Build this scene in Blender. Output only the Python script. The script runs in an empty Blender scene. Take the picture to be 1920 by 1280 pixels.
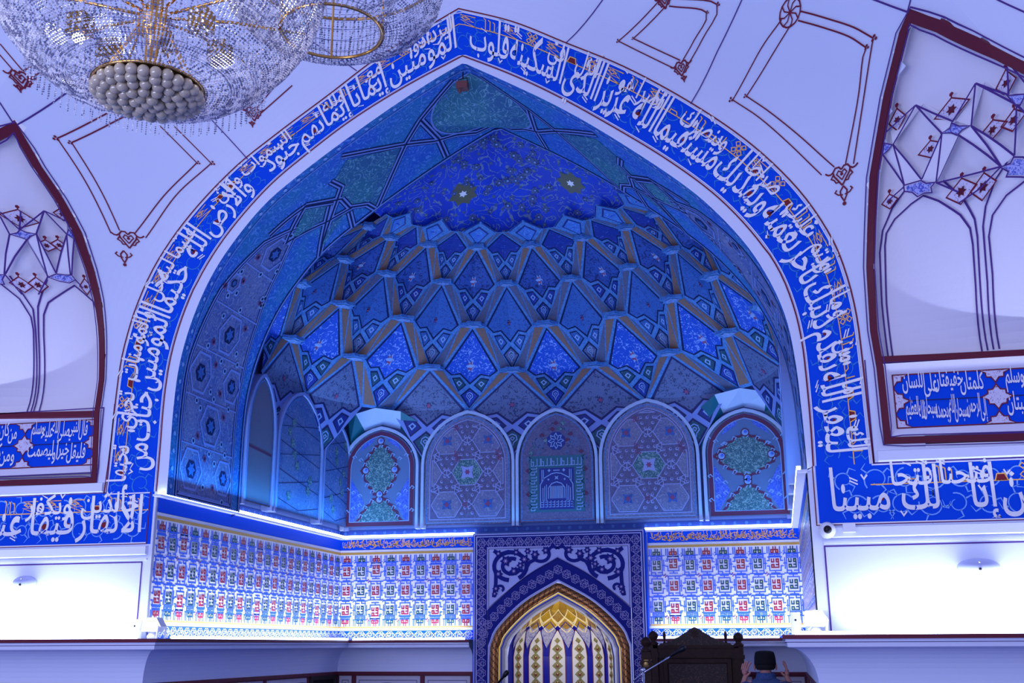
import bpy, math, random
from math import sin, cos, pi, radians, sqrt, atan2, hypot
from mathutils import Vector, Matrix
from mathutils.geometry import tessellate_polygon
random.seed(7)
SC = bpy.context.scene
COL = SC.collection

# ------------------------------------------------------------------ camera
CAM_F, CAM_T, CAM_Y, CAM_R = 2066.86, .2687, .2307, -.0043
CC = Vector((2.5211, -8.8156, 1.75))
FW = Vector((-sin(CAM_Y)*cos(CAM_T), cos(CAM_Y)*cos(CAM_T), sin(CAM_T)))
_r = Vector((cos(CAM_Y), sin(CAM_Y), 0)); _u = _r.cross(FW)
RT = cos(CAM_R)*_r + sin(CAM_R)*_u
UP = -sin(CAM_R)*_r + cos(CAM_R)*_u
cd = bpy.data.cameras.new('camera'); cam = bpy.data.objects.new('camera', cd); COL.objects.link(cam)
cd.sensor_width = 36; cd.lens = 36*CAM_F/1920; cd.clip_start = .05; cd.clip_end = 200
m = Matrix((RT, UP, -FW)).transposed().to_4x4(); m.translation = CC
cam.matrix_world = m
SC.camera = cam

# ------------------------------------------------------------------ light and exposure
vs = SC.view_settings
vs.view_transform = 'Standard'; vs.look = 'None'; vs.gamma = 1; vs.exposure = 0.0; vs.use_curve_mapping = False
wd = bpy.data.worlds.new('hall'); SC.world = wd; wd.use_nodes = True
wb = wd.node_tree.nodes['Background']; wb.inputs[0].default_value = (.44, .49, 1.0, 1); wb.inputs[1].default_value = .88

def area(name, loc, target, along, length, width, power, col):
    """rectangular lamp at loc shining towards target, its long side along the given direction"""
    l = bpy.data.lights.new(name, 'AREA'); l.shape = 'RECTANGLE'; l.size = length; l.size_y = width
    l.energy = power; l.color = col
    o = bpy.data.objects.new(name, l); COL.objects.link(o)
    z = (Vector(loc)-Vector(target)).normalized(); x = Vector(along); x = (x-z*x.dot(z)).normalized(); y = z.cross(x)
    m = Matrix((x, y, z)).transposed().to_4x4(); m.translation = Vector(loc); o.matrix_world = m
    return o
LEDW = (.62, .70, 1.0)
LEDB = (.04, .40, 1.0)
AX_, AY_ = (1, 0, 0), (0, 1, 0)
# LED tubes lying on the cornice, washing up the flank walls and the tiles
area('cornice_led', (-4.6, -.16, 1.87), (-4.6, -.02, 2.3), AX_, 3.2, .05, 44, LEDW)
area('cornice_led', (4.8, -.16, 1.87), (4.8, -.02, 2.3), AX_, 3.4, .05, 50, LEDW)
area('cornice_led', (-2.60, 2.1, 1.87), (-2.78, 2.1, 2.3), AY_, 3.9, .05, 40, LEDW)
area('cornice_led', (-1.95, 4.18, 1.87), (-1.95, 4.34, 2.3), AX_, 1.5, .05, 14, LEDW)
area('cornice_led', (1.95, 4.18, 1.87), (1.95, 4.34, 2.3), AX_, 1.5, .05, 14, LEDW)
area('cornice_led', (2.60, 2.1, 1.87), (2.78, 2.1, 2.3), AY_, 3.9, .05, 30, LEDW)
# blue LED tubes on the upper ledge of the iwan, washing the vault
area('vault_led', (-2.58, 2.0, 3.14), (-1.6, 2.0, 5.2), AY_, 4.0, .06, 44, LEDB)
area('vault_led', (2.58, 2.0, 3.14), (1.6, 2.0, 5.2), AY_, 4.0, .06, 28, LEDB)
area('vault_led', (0, 4.14, 3.14), (0, 3.2, 5.2), AX_, 5.0, .06, 13, LEDB)
# warm lamp inside the prayer niche
pl = bpy.data.lights.new('niche_lamp', 'POINT'); pl.energy = 5.5; pl.color = (1, .88, .64); pl.shadow_soft_size = .06
po = bpy.data.objects.new('niche_lamp', pl); COL.objects.link(po); po.location = (0, 4.34, 1.75)
# added fill lights behind the viewer, standing in for the hall's unseen lighting
area('hall_high_fill', (-1.0, -9.0, 6.5), (0, 1.0, 3.5), AX_, 2.5, 2.5, 70, (.74, .74, 1.0))
area('hall_low_fill', (-2.0, -10.5, 2.2), (0, 0, 1.8), AX_, 6, 2.0, 420, (.58, .64, 1.0))

# ------------------------------------------------------------------ pixel -> place
def ray(px, py): return RT*((px-960)/CAM_F) - UP*((py-640)/CAM_F) + FW
def at_y(px, py, y): d = ray(px, py); return CC + d*((y-CC.y)/d.y)
def at_x(px, py, x): d = ray(px, py); return CC + d*((x-CC.x)/d.x)
def at_d(px, py, dist): return CC + ray(px, py)*dist

# ------------------------------------------------------------------ materials
def lin(c):
    return tuple((x/12.92 if x <= .04045 else ((x+.055)/1.055)**2.4) for x in (v/255 for v in c)) + (1,)
MATS = {}
def mat(name, rgb, rough=.6, metal=0, emit=None, es=0, spec=.3, trans=0):
    if name in MATS: return MATS[name]
    mt = bpy.data.materials.new(name); mt.use_nodes = True
    b = mt.node_tree.nodes['Principled BSDF']
    b.inputs['Base Color'].default_value = lin(rgb); b.inputs['Roughness'].default_value = rough
    b.inputs['Metallic'].default_value = metal; b.inputs['Specular IOR Level'].default_value = spec
    b.inputs['Transmission Weight'].default_value = trans
    if emit: b.inputs['Emission Color'].default_value = tuple(emit)+(1,); b.inputs['Emission Strength'].default_value = es
    MATS[name] = mt; return mt
class NT:
    def __init__(s, mt): s.t = mt.node_tree; s.n = s.t.nodes; s.l = s.t.links
    def node(s, kind, **kw):
        n = s.n.new(kind)
        for k, v in kw.items(): setattr(n, k, v)
        return n
    def link(s, a, b): s.l.new(a, b)
    def val(s, sock, v):
        if hasattr(v, 'is_output'): s.l.new(v, sock)
        else: sock.default_value = v
    def math(s, op, a, b=0, c=0):
        n = s.node('ShaderNodeMath', operation=op); s.val(n.inputs[0], a); s.val(n.inputs[1], b); s.val(n.inputs[2], c); return n.outputs[0]
    def mix(s, f, a, b):
        n = s.node('ShaderNodeMix', data_type='RGBA'); s.val(n.inputs[0], f); s.val(n.inputs[6], a); s.val(n.inputs[7], b); return n.outputs[2]
    def noise(s, vec, scale, detail=2, dist=0):
        n = s.node('ShaderNodeTexNoise'); s.val(n.inputs['Vector'], vec); n.inputs['Scale'].default_value = scale
        n.inputs['Detail'].default_value = detail; n.inputs['Distortion'].default_value = dist; return n.outputs['Fac']
    def voro(s, vec, scale, feature='F1'):
        n = s.node('ShaderNodeTexVoronoi', feature=feature); s.val(n.inputs['Vector'], vec); n.inputs['Scale'].default_value = scale; return n
    def step(s, x, lo, hi):
        n = s.node('ShaderNodeMapRange'); n.interpolation_type = 'SMOOTHSTEP'
        s.val(n.inputs[0], x); n.inputs[1].default_value = lo; n.inputs[2].default_value = hi; return n.outputs[0]
    def pos(s): return s.node('ShaderNodeNewGeometry').outputs['Position']
def plaster(name, rgb, var=.05, rough=.8):
    if name in MATS: return MATS[name]
    mt = mat(name, rgb, rough, spec=.06); t = NT(mt); b = t.n['Principled BSDF']
    c = lin(rgb); d = tuple(x*(1-var*2) for x in c[:3])+(1,)
    p = t.pos(); f = t.noise(p, 1.3, 4)
    t.link(t.mix(f, d, c), b.inputs['Base Color'])
    bm = t.node('ShaderNodeBump'); bm.inputs['Strength'].default_value = .04; bm.inputs['Distance'].default_value = .01
    t.link(t.noise(p, 60, 3), bm.inputs['Height']); t.link(bm.outputs[0], b.inputs['Normal'])
    return mt
def arab(name, ground, ground2, vine, flower, sc=1, vw=.10, fl=.22, bands=7, rough=.6, dots=True):
    """painted arabesque: winding stems, leaves and small blossoms over a mottled ground"""
    if name in MATS: return MATS[name]
    mt = mat(name, ground, rough); t = NT(mt); b = t.n['Principled BSDF']
    p = t.pos()
    g = t.mix(t.step(t.noise(p, 2.2, 3), .38, .62), lin(ground), lin(ground2))
    n = t.noise(p, 5.5*sc, 1.5, .6)
    st = t.math('PINGPONG', t.math('MULTIPLY', n, bands), .5)
    stem = t.math('SUBTRACT', 1, t.step(st, vw*.55, vw))
    n2 = t.noise(p, 26*sc, 1, 1.2)
    leaf = t.math('MULTIPLY', t.step(n2, .56, .60), t.math('SUBTRACT', 1, t.step(st, vw, vw*3.4)))
    g = t.mix(t.math('MULTIPLY', t.math('MAXIMUM', stem, leaf), .8), g, lin(vine))
    if dots:
        v = t.voro(p, 9*sc).outputs['Distance']
        fm = t.math('SUBTRACT', 1, t.step(v, fl*.8, fl))
        ctr = t.math('SUBTRACT', 1, t.step(v, fl*.3, fl*.42))
        g = t.mix(t.math('MULTIPLY', fm, .75), g, lin(flower)); g = t.mix(t.math('MULTIPLY', ctr, .8), g, lin(vine))
    t.link(g, b.inputs['Base Color'])
    return mt
def lattice(name, ground, vine, sc=30, w=.5, rough=.6):
    if name in MATS: return MATS[name]
    mt = mat(name, ground, rough); t = NT(mt); b = t.n['Principled BSDF']
    p = t.pos(); n = t.noise(p, sc, 2, 1.5)
    t.link(t.mix(t.math('MULTIPLY', t.step(n, w, w+.04), .85), lin(ground), lin(vine)), b.inputs['Base Color']); return mt

WHITE = plaster('white_plaster', (214, 219, 238), .03)
WHITE2 = plaster('white_cornice', (216, 220, 238), .02)
MAROON = mat('maroon_paint', (92, 14, 40), .55)
MLINE = mat('maroon_line', (112, 16, 44), .6)
PLINE = mat('purple_line', (74, 40, 120), .6)
NAVY = mat('navy_outline', (22, 26, 84), .6)
LETTER = mat('white_lettering', (236, 232, 232), .5)
GOLD = mat('gold_lettering', (255, 190, 90), .5, spec=.1)
REDDOT = mat('red_fill', (122, 14, 34), .5)
TEAL = mat('teal_scroll', (40, 122, 200), .5)
PALE = mat('pale_scroll', (120, 170, 240), .5)
BAND = plaster('cobalt_band', (8, 76, 216), .08, .45)
GILD = mat('gilding', (190, 150, 70), .4)
TBLUE = mat('tile_blue_line', (46, 92, 214), .35)
TWHITE = plaster('tile_white', (232, 230, 236), .02, .3)
TGREEN = mat('tile_green', (10, 66, 92), .35)
TRED = mat('tile_red', (140, 26, 62), .35)
TORANGE = mat('tile_orange', (222, 150, 110), .35)
TYELLOW = mat('tile_yellow_green', (176, 186, 96), .35)

# ------------------------------------------------------------------ mesh builder
def resample(pts, step):
    out = [Vector(pts[0])]
    for a, b in zip(pts, pts[1:]):
        a = Vector(a); b = Vector(b); n = max(1, int((b-a).length/step+.5))
        for i in range(1, n+1): out.append(a.lerp(b, i/n))
    return out
class MB:
    def __init__(s): s.v = []; s.f = []; s.m = []; s.mats = []
    def mi(s, mt):
        if mt not in s.mats: s.mats.append(mt)
        return s.mats.index(mt)
    def poly(s, pts, mt):
        i = len(s.v); s.v += [tuple(p) for p in pts]; s.f.append(tuple(range(i, i+len(pts)))); s.m.append(s.mi(mt))
    def fill(s, cv, pts, mt, h=0):
        P = [Vector((p[0], p[1], 0)) for p in pts]
        if len(P) <= 3: s.poly([cv(p.x, p.y, h) for p in P], mt); return
        i = len(s.v); s.v += [tuple(cv(p.x, p.y, h)) for p in P]; k = s.mi(mt)
        for t in tessellate_polygon([P]): s.f.append(tuple(i+j for j in t)); s.m.append(k)
    def rect(s, cv, x0, y0, x1, y1, mt, h=0): s.poly([cv(x0, y0, h), cv(x1, y0, h), cv(x1, y1, h), cv(x0, y1, h)], mt)
    def grid(s, fn, nu, nv, mt, keep=None):
        i = len(s.v); k = s.mi(mt)
        for a in range(nu+1):
            for b in range(nv+1): s.v.append(tuple(fn(a/nu, b/nv)))
        for a in range(nu):
            for b in range(nv):
                if keep and not keep((a+.5)/nu, (b+.5)/nv): continue
                q = i+a*(nv+1)+b; s.f.append((q, q+1, q+nv+2, q+nv+1)); s.m.append(k)
    def line(s, cv, pts, w, mt, h=.004, closed=False, step=None, w2=None):
        P = [Vector((p[0], p[1])) for p in pts]
        if closed: P = P+[P[0]]
        if step: P = resample(P, step)
        n = len(P)
        if n < 2: return
        i = len(s.v); k = s.mi(mt)
        for j in range(n):
            if closed and j in (0, n-1): a, b = P[n-2], P[1]
            else: a, b = P[max(j-1, 0)], P[min(j+1, n-1)]
            d1 = (P[j]-a); d2 = (b-P[j])
            if d1.length < 1e-9: d1 = d2
            if d2.length < 1e-9: d2 = d1
            if d1.length < 1e-9: d1 = d2 = Vector((1, 0))
            d1.normalize(); d2.normalize(); t = d1+d2
            t = t.normalized() if t.length > 1e-6 else d1
            nn = Vector((-t.y, t.x)); c = max(.45, abs(nn.dot(Vector((-d1.y, d1.x)))))
            ww = w if w2 is None else w+(w2-w)*j/(n-1)
            o = nn*(ww*.5/c)
            s.v.append(tuple(cv(P[j].x+o.x, P[j].y+o.y, h))); s.v.append(tuple(cv(P[j].x-o.x, P[j].y-o.y, h)))
        for j in range(n-1): q = i+2*j; s.f.append((q, q+1, q+3, q+2)); s.m.append(k)
    def bar(s, cv, pts, w, mt, h0, h1, closed=False, step=None):
        """raised moulding with square section"""
        P = [Vector((p[0], p[1])) for p in pts]
        if closed: P = P+[P[0]]
        if step: P = resample(P, step)
        n = len(P); i = len(s.v); k = s.mi(mt)
        for j in range(n):
            if closed and j in (0, n-1): a, b = P[n-2], P[1]
            else: a, b = P[max(j-1, 0)], P[min(j+1, n-1)]
            d1 = (P[j]-a); d2 = (b-P[j])
            if d1.length < 1e-9: d1 = d2
            if d2.length < 1e-9: d2 = d1
            d1.normalize(); d2.normalize(); t = (d1+d2)
            t = t.normalized() if t.length > 1e-6 else d1
            nn = Vector((-t.y, t.x)); c = max(.45, abs(nn.dot(Vector((-d1.y, d1.x))))); o = nn*(w*.5/c)
            for (sg, hh) in ((1, h0), (.8, h1), (-.8, h1), (-1, h0)):
                s.v.append(tuple(cv(P[j].x+o.x*sg, P[j].y+o.y*sg, hh)))
        for j in range(n-1):
            q = i+4*j
            for e in range(3): s.f.append((q+e, q+e+1, q+e+5, q+e+4)); s.m.append(k)
        if not closed:
            s.f.append((i, i+1, i+2, i+3)); s.m.append(k)
            q = i+4*(n-1); s.f.append((q+3, q+2, q+1, q)); s.m.append(k)
    def disc(s, cv, x, y, r, mt, h, n=10, sx=1, rot=0):
        s.poly([cv(x+r*sx*cos(2*pi*i/n+rot), y+r*sin(2*pi*i/n+rot), h) for i in range(n)], mt)
    def flower(s, cv, x, y, r, mt, h, n=6, rot=0, inner=.55):
        s.fill(cv, [(x+(r if i % 2 == 0 else r*inner)*cos(pi*i/n+rot), y+(r if i % 2 == 0 else r*inner)*sin(pi*i/n+rot)) for i in range(2*n)], mt, h)
    def box(s, a, b, mt):
        (x0, y0, z0), (x1, y1, z1) = a, b
        c = [(x0, y0, z0), (x1, y0, z0), (x1, y1, z0), (x0, y1, z0), (x0, y0, z1), (x1, y0, z1), (x1, y1, z1), (x0, y1, z1)]
        i = len(s.v); s.v += c; k = s.mi(mt)
        for q in ((3, 2, 1, 0), (4, 5, 6, 7), (0, 1, 5, 4), (1, 2, 6, 5), (2, 3, 7, 6), (3, 0, 4, 7)):
            s.f.append(tuple(i+j for j in q)); s.m.append(k)
    def tube(s, pts, r, mt, n=8, r2=None, cap=True):
        P = [Vector(p) for p in pts]; i = len(s.v); k = s.mi(mt); L = len(P); prev = None
        for j in range(L):
            t = (P[min(j+1, L-1)]-P[max(j-1, 0)]).normalized()
            ref = prev if prev else (Vector((0, 0, 1)) if abs(t.z) < .9 else Vector((1, 0, 0)))
            a = (ref-t*ref.dot(t)).normalized(); b = t.cross(a); prev = a
            rr = r if not hasattr(r, '__len__') else r[j]
            if r2 is not None: rr = r+(r2-r)*j/(L-1)
            for e in range(n): s.v.append(tuple(P[j]+a*(rr*cos(2*pi*e/n))+b*(rr*sin(2*pi*e/n))))
        for j in range(L-1):
            for e in range(n):
                q = i+j*n; s.f.append((q+e, q+(e+1) % n, q+n+(e+1) % n, q+n+e)); s.m.append(k)
        if cap:
            s.f.append(tuple(i+e for e in range(n))[::-1]); s.m.append(k)
            s.f.append(tuple(i+(L-1)*n+e for e in range(n))); s.m.append(k)
    def lathe(s, prof, c, mt, n=24, axis='z', a0=0, a1=2*pi):
        c = Vector(c); i = len(s.v); k = s.mi(mt); L = len(prof); full = abs(a1-a0-2*pi) < 1e-6; m = n if full else n+1
        for (r, z) in prof:
            for e in range(m):
                a = a0+(a1-a0)*e/n; x, y = r*cos(a), r*sin(a)
                p = Vector((x, y, z)) if axis == 'z' else (Vector((x, -z, y)) if axis == 'y' else Vector((z, x, y)))
                s.v.append(tuple(c+p))
        for j in range(L-1):
            for e in range(n):
                q = i+j*m; s.f.append((q+e, q+(e+1) % m, q+m+(e+1) % m, q+m+e)); s.m.append(k)
    def ball(s, c, r, mt, nu=8, nv=5, sz=1, sx=1):
        prof = [(max(1e-5, r*sin(pi*j/nv)), -r*cos(pi*j/nv)) for j in range(nv+1)]
        i = len(s.v); s.lathe(prof, (0, 0, 0), mt, nu)
        for j in range(i, len(s.v)): x, y, z = s.v[j]; s.v[j] = (c[0]+x*sx, c[1]+y*sx, c[2]+z*sz)
    def octa(s, c, r, mt):
        x, y, z = c; i = len(s.v); k = s.mi(mt)
        s.v += [(x+r, y, z), (x, y+r, z), (x-r, y, z), (x, y-r, z), (x, y, z+r), (x, y, z-r)]
        for e in range(4):
            s.f.append((i+e, i+(e+1) % 4, i+4)); s.f.append((i+(e+1) % 4, i+e, i+5)); s.m += [k, k]
    def build(s, name, parent=None, smooth=False, **props):
        off = Vector((0, 0, 0)); q = parent
        while q is not None: off += q.location; q = q.parent
        me = bpy.data.meshes.new(name)
        me.from_pydata([tuple(Vector(p)-off) for p in s.v], [], s.f)
        for mt in s.mats: me.materials.append(mt)
        me.polygons.foreach_set('material_index', s.m)
        if smooth: me.polygons.foreach_set('use_smooth', [True]*len(me.polygons))
        me.update()
        o = bpy.data.objects.new(name, me); COL.objects.link(o)
        if parent is not None: o.parent = parent
        for k, v in props.items(): o[k] = v
        return o
def thing(name, label, cat, loc=(0, 0, 0), group=None):
    o = bpy.data.objects.new(name, None); COL.objects.link(o); o.location = loc; o.empty_display_size = .1
    o['label'] = label; o['category'] = cat
    if group: o['group'] = group
    return o

# ------------------------------------------------------------------ Arabic lettering
FORMS = {'ء': (0xFE80, 1), 'آ': (0xFE81, 2), 'أ': (0xFE83, 2), 'ؤ': (0xFE85, 2), 'إ': (0xFE87, 2), 'ئ': (0xFE89, 4), 'ا': (0xFE8D, 2),
 'ب': (0xFE8F, 4), 'ة': (0xFE93, 2), 'ت': (0xFE95, 4), 'ث': (0xFE99, 4), 'ج': (0xFE9D, 4), 'ح': (0xFEA1, 4), 'خ': (0xFEA5, 4), 'د': (0xFEA9, 2),
 'ذ': (0xFEAB, 2), 'ر': (0xFEAD, 2), 'ز': (0xFEAF, 2), 'س': (0xFEB1, 4), 'ش': (0xFEB5, 4), 'ص': (0xFEB9, 4), 'ض': (0xFEBD, 4), 'ط': (0xFEC1, 4),
 'ظ': (0xFEC5, 4), 'ع': (0xFEC9, 4), 'غ': (0xFECD, 4), 'ف': (0xFED1, 4), 'ق': (0xFED5, 4), 'ك': (0xFED9, 4), 'ل': (0xFEDD, 4), 'م': (0xFEE1, 4),
 'ن': (0xFEE5, 4), 'ه': (0xFEE9, 4), 'و': (0xFEED, 2), 'ى': (0xFEEF, 2), 'ي': (0xFEF1, 4), 'L': (0xFEFB, 2), 'M': (0xFEF7, 2)}
def shape(word):
    w = word.replace('لا', 'L').replace('لأ', 'M'); out = []
    for i, c in enumerate(w):
        code, n = FORMS[c]
        before = i > 0 and FORMS[w[i-1]][1] == 4
        after = i < len(w)-1 and n == 4 and FORMS[w[i+1]][1] >= 2
        k = (3 if after else 1) if before and n > 1 else (2 if after else 0)
        out.append(chr(code+k))
    return ''.join(reversed(out))
_gl = {}
def glyphs(word, offset=0.0):
    key = (word, offset)
    if key in _gl: return _gl[key]
    cu = bpy.data.curves.new('lettering', 'FONT'); cu.body = shape(word); cu.resolution_u = 2; cu.offset = offset
    ob = bpy.data.objects.new('lettering', cu); COL.objects.link(ob)
    dg = bpy.context.evaluated_depsgraph_get(); dg.update()
    ev = ob.evaluated_get(dg); me = ev.to_mesh()
    vv = [(v.co.x, v.co.y) for v in me.vertices]; ff = [tuple(p.vertices) for p in me.polygons]
    ev.to_mesh_clear(); bpy.data.objects.remove(ob); bpy.data.curves.remove(cu)
    x0 = min(x for x, y in vv); x1 = max(x for x, y in vv)
    par = list(range(len(vv)))                       # separate strokes get their own tiny paint thickness
    def root(a):
        while par[a] != a: par[a] = par[par[a]]; a = par[a]
        return a
    at = {}
    for f in ff:
        for q in f[1:]: par[root(q)] = root(f[0])
    ids = {}; isl = [ids.setdefault(root(a), len(ids)) for a in range(len(vv))]
    _gl[key] = ([(x-x0, y) for x, y in vv], ff, x1-x0); _gl['isl', key] = isl; return _gl[key]
def raw_width(s):
    key = ('w', s)
    if key in _gl: return _gl[key]
    if not s: return 0
    cu = bpy.data.curves.new('lettering', 'FONT'); cu.body = s
    ob = bpy.data.objects.new('lettering', cu); COL.objects.link(ob); bpy.context.evaluated_depsgraph_get().update()
    w = ob.dimensions.x; bpy.data.objects.remove(ob); bpy.data.curves.remove(cu); _gl[key] = w; return w
def put_word(mb, cv, word, u0, v0, size, mt, h, sx=1.0, stretch=1.0, rtl=True, knee=.36, offset=.012, slant=0):
    """word with its right edge at u0; u grows in reading direction when rtl"""
    vv, ff, w = glyphs(word, offset); i = len(mb.v); k = mb.mi(mt); isl = _gl['isl', (word, offset)]
    for (x, y), q in zip(vv, isl):
        yy = y if y < knee else knee+(y-knee)*stretch
        xx = (w-x)*size*sx + slant*yy*size
        mb.v.append(tuple(cv(u0+(xx if rtl else -xx), v0+yy*size, h+.00035*(q % 5))))
    for f in ff: mb.f.append(tuple(i+j for j in f)); mb.m.append(k)
    return w*size*sx
# ================================================================== the place
W, D, H1, H2, Y1 = 2.80, 4.36, 3.06, 1.80, 1.40
def cv_front(u, v, h): return (u, -h, v)
def cv_back(u, v, h): return (u, D-h, v)
def cv_left(u, v, h): return (-W+h, u, v)
def cv_right(u, v, h): return (W-h, u, v)

INNER = [(-2.70, 3.05), (-2.70, 3.42), (-2.70, 3.85), (-2.672, 4.25), (-2.58, 4.65), (-2.423, 5.05), (-2.203, 5.40), (-1.901, 5.75), (-1.54, 6.03), (-1.126, 6.31), (-.662, 6.60), (-.25, 6.83),
         (0, 6.95), (.361, 6.73), (.756, 6.48), (1.138, 6.21), (1.553, 5.88), (1.952, 5.535), (2.207, 5.266), (2.452, 4.934), (2.624, 4.594), (2.728, 4.269), (2.774, 3.911), (2.791, 3.56), (2.80, 3.22), (2.80, 3.05)]
BIN = [(-2.815, 3.08), (-2.814, 3.47), (-2.812, 3.96), (-2.773, 4.36), (-2.671, 4.76), (-2.511, 5.14), (-2.266, 5.515), (-1.91, 5.909), (-1.548, 6.196), (-1.081, 6.514), (-.562, 6.791),
       (-.01, 7.034), (.461, 6.778), (.903, 6.496), (1.374, 6.152), (1.827, 5.796), (2.216, 5.434), (2.503, 5.071), (2.696, 4.727), (2.80, 4.399), (2.848, 4.082), (2.862, 3.731), (2.866, 3.388), (2.862, 3.08)]
BOUT = [(-3.30, 3.08), (-3.282, 3.44), (-3.273, 3.885), (-3.258, 4.237), (-3.224, 4.491), (-3.136, 4.848), (-2.962, 5.257), (-2.664, 5.687), (-2.252, 6.109), (-1.831, 6.421), (-1.305, 6.774), (-.782, 7.127),
        (-.05, 7.50), (.463, 7.288), (.96, 6.998), (1.485, 6.685), (2.031, 6.277), (2.506, 5.844), (2.87, 5.391), (3.094, 4.969), (3.193, 4.639), (3.246, 4.276), (3.261, 3.88), (3.268, 3.453), (3.275, 3.08)]
def smooth_half(pts, n):
    """evenly spaced points along a Catmull-Rom through pts"""
    P = [Vector((p[0], p[1])) for p in pts]; Q = []
    for i in range(len(P)-1):
        a = P[i-1] if i else P[0]*2-P[1]; b, c = P[i], P[i+1]; d = P[i+2] if i+2 < len(P) else P[-1]*2-P[-2]
        for k in range(12):
            t = k/12; Q.append(.5*((2*b)+(c-a)*t+(2*a-5*b+4*c-d)*t*t+(3*b-a-3*c+d)*t**3))
    Q.append(P[-1]); L = [0]
    for a, b in zip(Q, Q[1:]): L.append(L[-1]+(b-a).length)
    out = []; j = 0
    for k in range(n+1):
        s = L[-1]*k/n
        while j < len(L)-2 and L[j+1] < s: j += 1
        f = (s-L[j])/max(1e-9, L[j+1]-L[j]); out.append(Q[j].lerp(Q[j+1], min(1, max(0, f))))
    return out
def halves(pts, n):
    a = max(range(len(pts)), key=lambda i: pts[i][1])
    return smooth_half(pts[:a+1], n)[:-1] + smooth_half(pts[a:], n)
NH = 56
cI, cB, cO = halves(INNER, NH), halves(BIN, NH), halves(BOUT, NH)     # left foot -> apex -> right foot
NP = len(cI)
LB = [0]
for a, b in zip(cB, cB[1:]): LB.append(LB[-1]+((b-a).length))
LO = [0]
for a, b in zip(cO, cO[1:]): LO.append(LO[-1]+((b-a).length))
ARCL = .5*(LB[-1]+LO[-1])
def cv_arch(u, v, h):
    """u: metres along the band from its right foot, v: metres from its inner to its outer edge (0..46 cm)"""
    t = (1-u/ARCL)*(NP-1); i = min(NP-2, max(0, int(t))); f = t-i
    a = cB[i].lerp(cB[i+1], f); b = cO[i].lerp(cO[i+1], f); p = a.lerp(b, v/.46)
    return (p.x, -h, p.y)

# ---- the wall around the iwan; above the springing it leans out into the squinches of the dome
def lean(s, z):
    s = max(0, s); a = .95*s**1.5 if s < 1.3 else .95*1.3**1.5+1.0*(s-1.3)
    k = min(1, max(0, (z-3.9)/1.5)); return a*k*k*(3-2*k)
def dist_out(x, z):
    best = 9
    if z <= 3.08: return max(0, abs(x)-3.28)
    for a, b in zip(cO, cO[1:]):
        d = b-a; p = Vector((x, z))-a; t = min(1, max(0, p.dot(d)/d.dot(d))); best = min(best, (p-d*t).length)
    return best
def at_s(px, py):
    """where the sight line of a pixel meets the leaning wall: (x, z)"""
    y = 0.0
    for _ in range(40):
        q = at_y(px, py, y); y += .5*(-lean(dist_out(q.x, q.z), q.z)-y)
    return (q.x, q.z)
def cv_s(x, z, h):
    e = .02; s = dist_out(x, z); y = -lean(s, z)
    gx = -lean(dist_out(x+e, z), z)-y; gz = -lean(dist_out(x, z+e), z+e)-y
    n = Vector((gx/e, -1, gz/e)).normalized()
    return (x+n.x*h, y+n.y*h, z+n.z*h)
def S(pts): return [at_s(*p) for p in pts]

nrm = []
for i in range(NP):
    a, b = cO[max(0, i-1)], cO[min(NP-1, i+1)]; t = (b-a).normalized(); nrm.append(Vector((-t.y, t.x)))
for _ in range(3): nrm = [nrm[0]]+[(nrm[i-1]+nrm[i]*2+nrm[i+1]).normalized() for i in range(1, NP-1)]+[nrm[-1]]
nrm[0] = Vector((-1, 0)); nrm[-1] = Vector((1, 0))
NR = [(1664, 826), (1650, 690), (1638, 620), (1631, 500), (1638, 330), (1664, 180), (1694, 60), (1707, 30), (1762, 50), (1842, 88), (1930, 132), (2010, 190), (2070, 260), (2110, 380), (2125, 520), (2130, 640), (2135, 812)]
NL = [(-190, 912), (-190, 790), (-190, 640), (-165, 500), (-135, 400), (-95, 320), (-45, 275), (0, 252), (27, 239), (70, 312), (112, 374), (146, 436), (169, 504), (183, 560), (191, 634), (191, 711), (182, 774), (177, 900)]
FR = S(NR); FL = S(NL)
def inside(p, poly):
    c = False; j = len(poly)-1
    for i in range(len(poly)):
        (xi, yi), (xj, yj) = poly[i], poly[j]
        if (yi > p[1]) != (yj > p[1]) and p[0] < (xj-xi)*(p[1]-yi)/(yj-yi)+xi: c = not c
        j = i
    return c
b = MB()
NS = 60; SMAX = 4.2; base = len(b.v); k = b.mi(WHITE); cell = {}
for i in range(NP):
    for j in range(NS+1):
        s = SMAX*(j/NS)**1.15; p = cO[i]+nrm[i]*s; cell[i, j] = p
        b.v.append((p.x, -lean(s, p.y), p.y))
for i in range(NP-1):
    for j in range(NS):
        c = (cell[i, j]+cell[i+1, j]+cell[i, j+1]+cell[i+1, j+1])/4
        if inside(c, FR) or inside(c, FL): continue
        q = base+i*(NS+1)+j; b.f.append((q, q+1, q+NS+2, q+NS+1)); b.m.append(k)
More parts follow.
